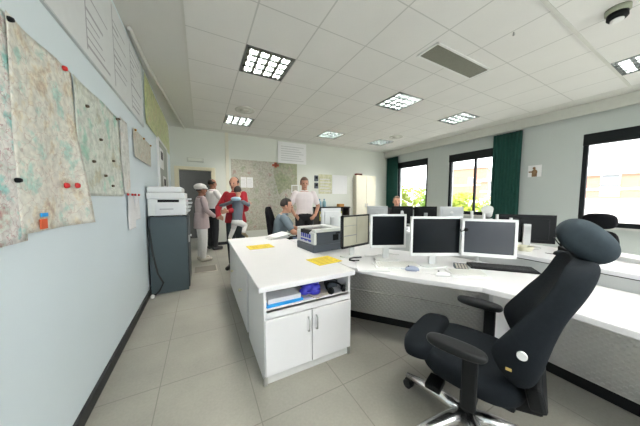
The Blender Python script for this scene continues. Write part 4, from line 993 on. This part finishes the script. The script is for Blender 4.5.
person('far person with short brown hair sitting behind the black emblem monitor', (4.18, 3.92, 0), math.radians(140), 1.05, dict(pel=(0, -.06, .56), waist=(0, -.08, .71), chest=(0, -.04, .92), neck=(0, -.01, 1.07), head=(0, .02, 1.20), shl=(-.19, 0, 1.02), ell=(-.27, .12, .80), wrl=(-.16, .34, .79), shr=(.19, 0, 1.02), elr=(.27, .10, .79), wrr=(.16, .32, .79), hpl=(-.09, -.02, .55), knl=(-.12, .38, .56), anl=(-.12, .36, .10), hpr=(.09, -.02, .55), knr=(.12, .38, .56), anr=(.12, .36, .10), hl=(.3, 1, 0), hr=(-.2, 1, 0), tl=(.5, 0, .5), tr=(-.5, 0, .5)), SKIN, BLACKC, 'long', BLACKC, SHOEB, HAIRG)

# ------------------------------------------------------------------ outdoors
struct(B().bb((-60, -60, -4.6), (140, 120, -4.4)).build('ground', mat('pale_paving', (.55, .55, .50), .9, var=.1, scale=.3)))
BRICK = mat('red_brick', (.40, .19, .13), .9, var=.1, scale=1.2)
STONE = mat('pale_concrete', (.62, .60, .56), .9)
WINB = mat('dark_window', (.16, .17, .18), .2)
def building(label, x, y, rz, W_, D_, H_, m, floors, cols, group='brick buildings outside', pod=0):
    t = thing('brick_building', label, 'building', (x, y, -4.4), rz, group)
    if pod: B().bb((-5, -W_ / 2 - 3, 0), (0, W_ / 2 + 3, pod)).build('podium', STONE, t)
    B().bb((0, -W_ / 2, 0), (D_, W_ / 2, H_)).build('walls', m, t)
    B().bb((-.4, -W_ / 2 - .4, H_), (D_ + .4, W_ / 2 + .4, H_ + .5)).build('roof', STONE, t)
    for f in range(floors):
        z = max(1.0, pod + .5) + f * (H_ - .6 - pod) / floors
        B().bb((-.15, -W_ / 2, z - .55), (0, W_ / 2, z - .25)).build('floor_band', STONE, t)
        for c in range(cols):
            y_ = -W_ / 2 + W_ * (c + .5) / cols
            wd = B().bb((-.08, y_ - .8, z), (0, y_ + .8, z + 1.5)).build('window', STONE, t)
            B().bb((-.10, y_ - .7, z + .1), (-.08, y_ + .7, z + 1.4)).build('pane', WINB, wd)
building('long low red brick building seen through the right window', 46, 8, 0, 30, 12, 8.7, BRICK, 2, 7, pod=5.45)
building('red brick house seen between trees in the middle window', 58, 34, math.radians(20), 11, 9, 13.0, BRICK, 3, 2)
LEAF = mat('yellow_green_leaves', (.24, .30, .025), .9, var=.35, scale=2.5)
LEAF2 = mat('mid_green_leaves', (.14, .24, .03), .9, var=.35, scale=2.5)
BARK = mat('bark', (.14, .10, .07), .9)
def tree(label, x, y, h, r, m, seed):
    t = thing('garden_tree', label, 'tree', (x, y, -4.4), 0, 'trees outside')
    rr = random.Random(seed)
    B().tube([(0, 0, 0), (.1, .05, h * .4), (0, .1, h * .8)], [.22, .16, .06]).build('trunk', BARK, t, smooth=True)
    bm = bmesh.new()
    for k in range(16):
        a = rr.uniform(0, 2 * PI); q = rr.uniform(.1, .75) * r; z = h * rr.uniform(.42, .88); s = r * rr.uniform(.28, .5)
        c = Vector((q * math.cos(a), q * math.sin(a), z))
        for i in range(170):
            d_ = Vector((rr.gauss(0, 1), rr.gauss(0, 1), rr.gauss(0, 1))).normalized() * s * rr.uniform(.6, 1.05)
            p = c + d_; u = Vector((rr.gauss(0, 1), rr.gauss(0, 1), rr.gauss(0, 1))).normalized(); v = u.orthogonal().normalized(); L_ = rr.uniform(.14, .26)
            bm.faces.new([bm.verts.new(p + e) for e in (u * L_, v * L_ * .6, -u * L_, -v * L_ * .6)])
    finish(bm, 'crown', m, t)
tree('yellow green tree filling the left of the far window', 20, 18.5, 8.0, 2.8, LEAF, 1)
tree('mid green tree on the right of the far window', 28, 19.6, 7.6, 2.9, LEAF2, 2)
tree('yellow green tree in the left half of the middle window', 22, 12.6, 6.2, 2.1, LEAF, 3)
tree('rounded green tree in the right half of the middle window', 27, 11.2, 6.8, 2.4, LEAF2, 4)
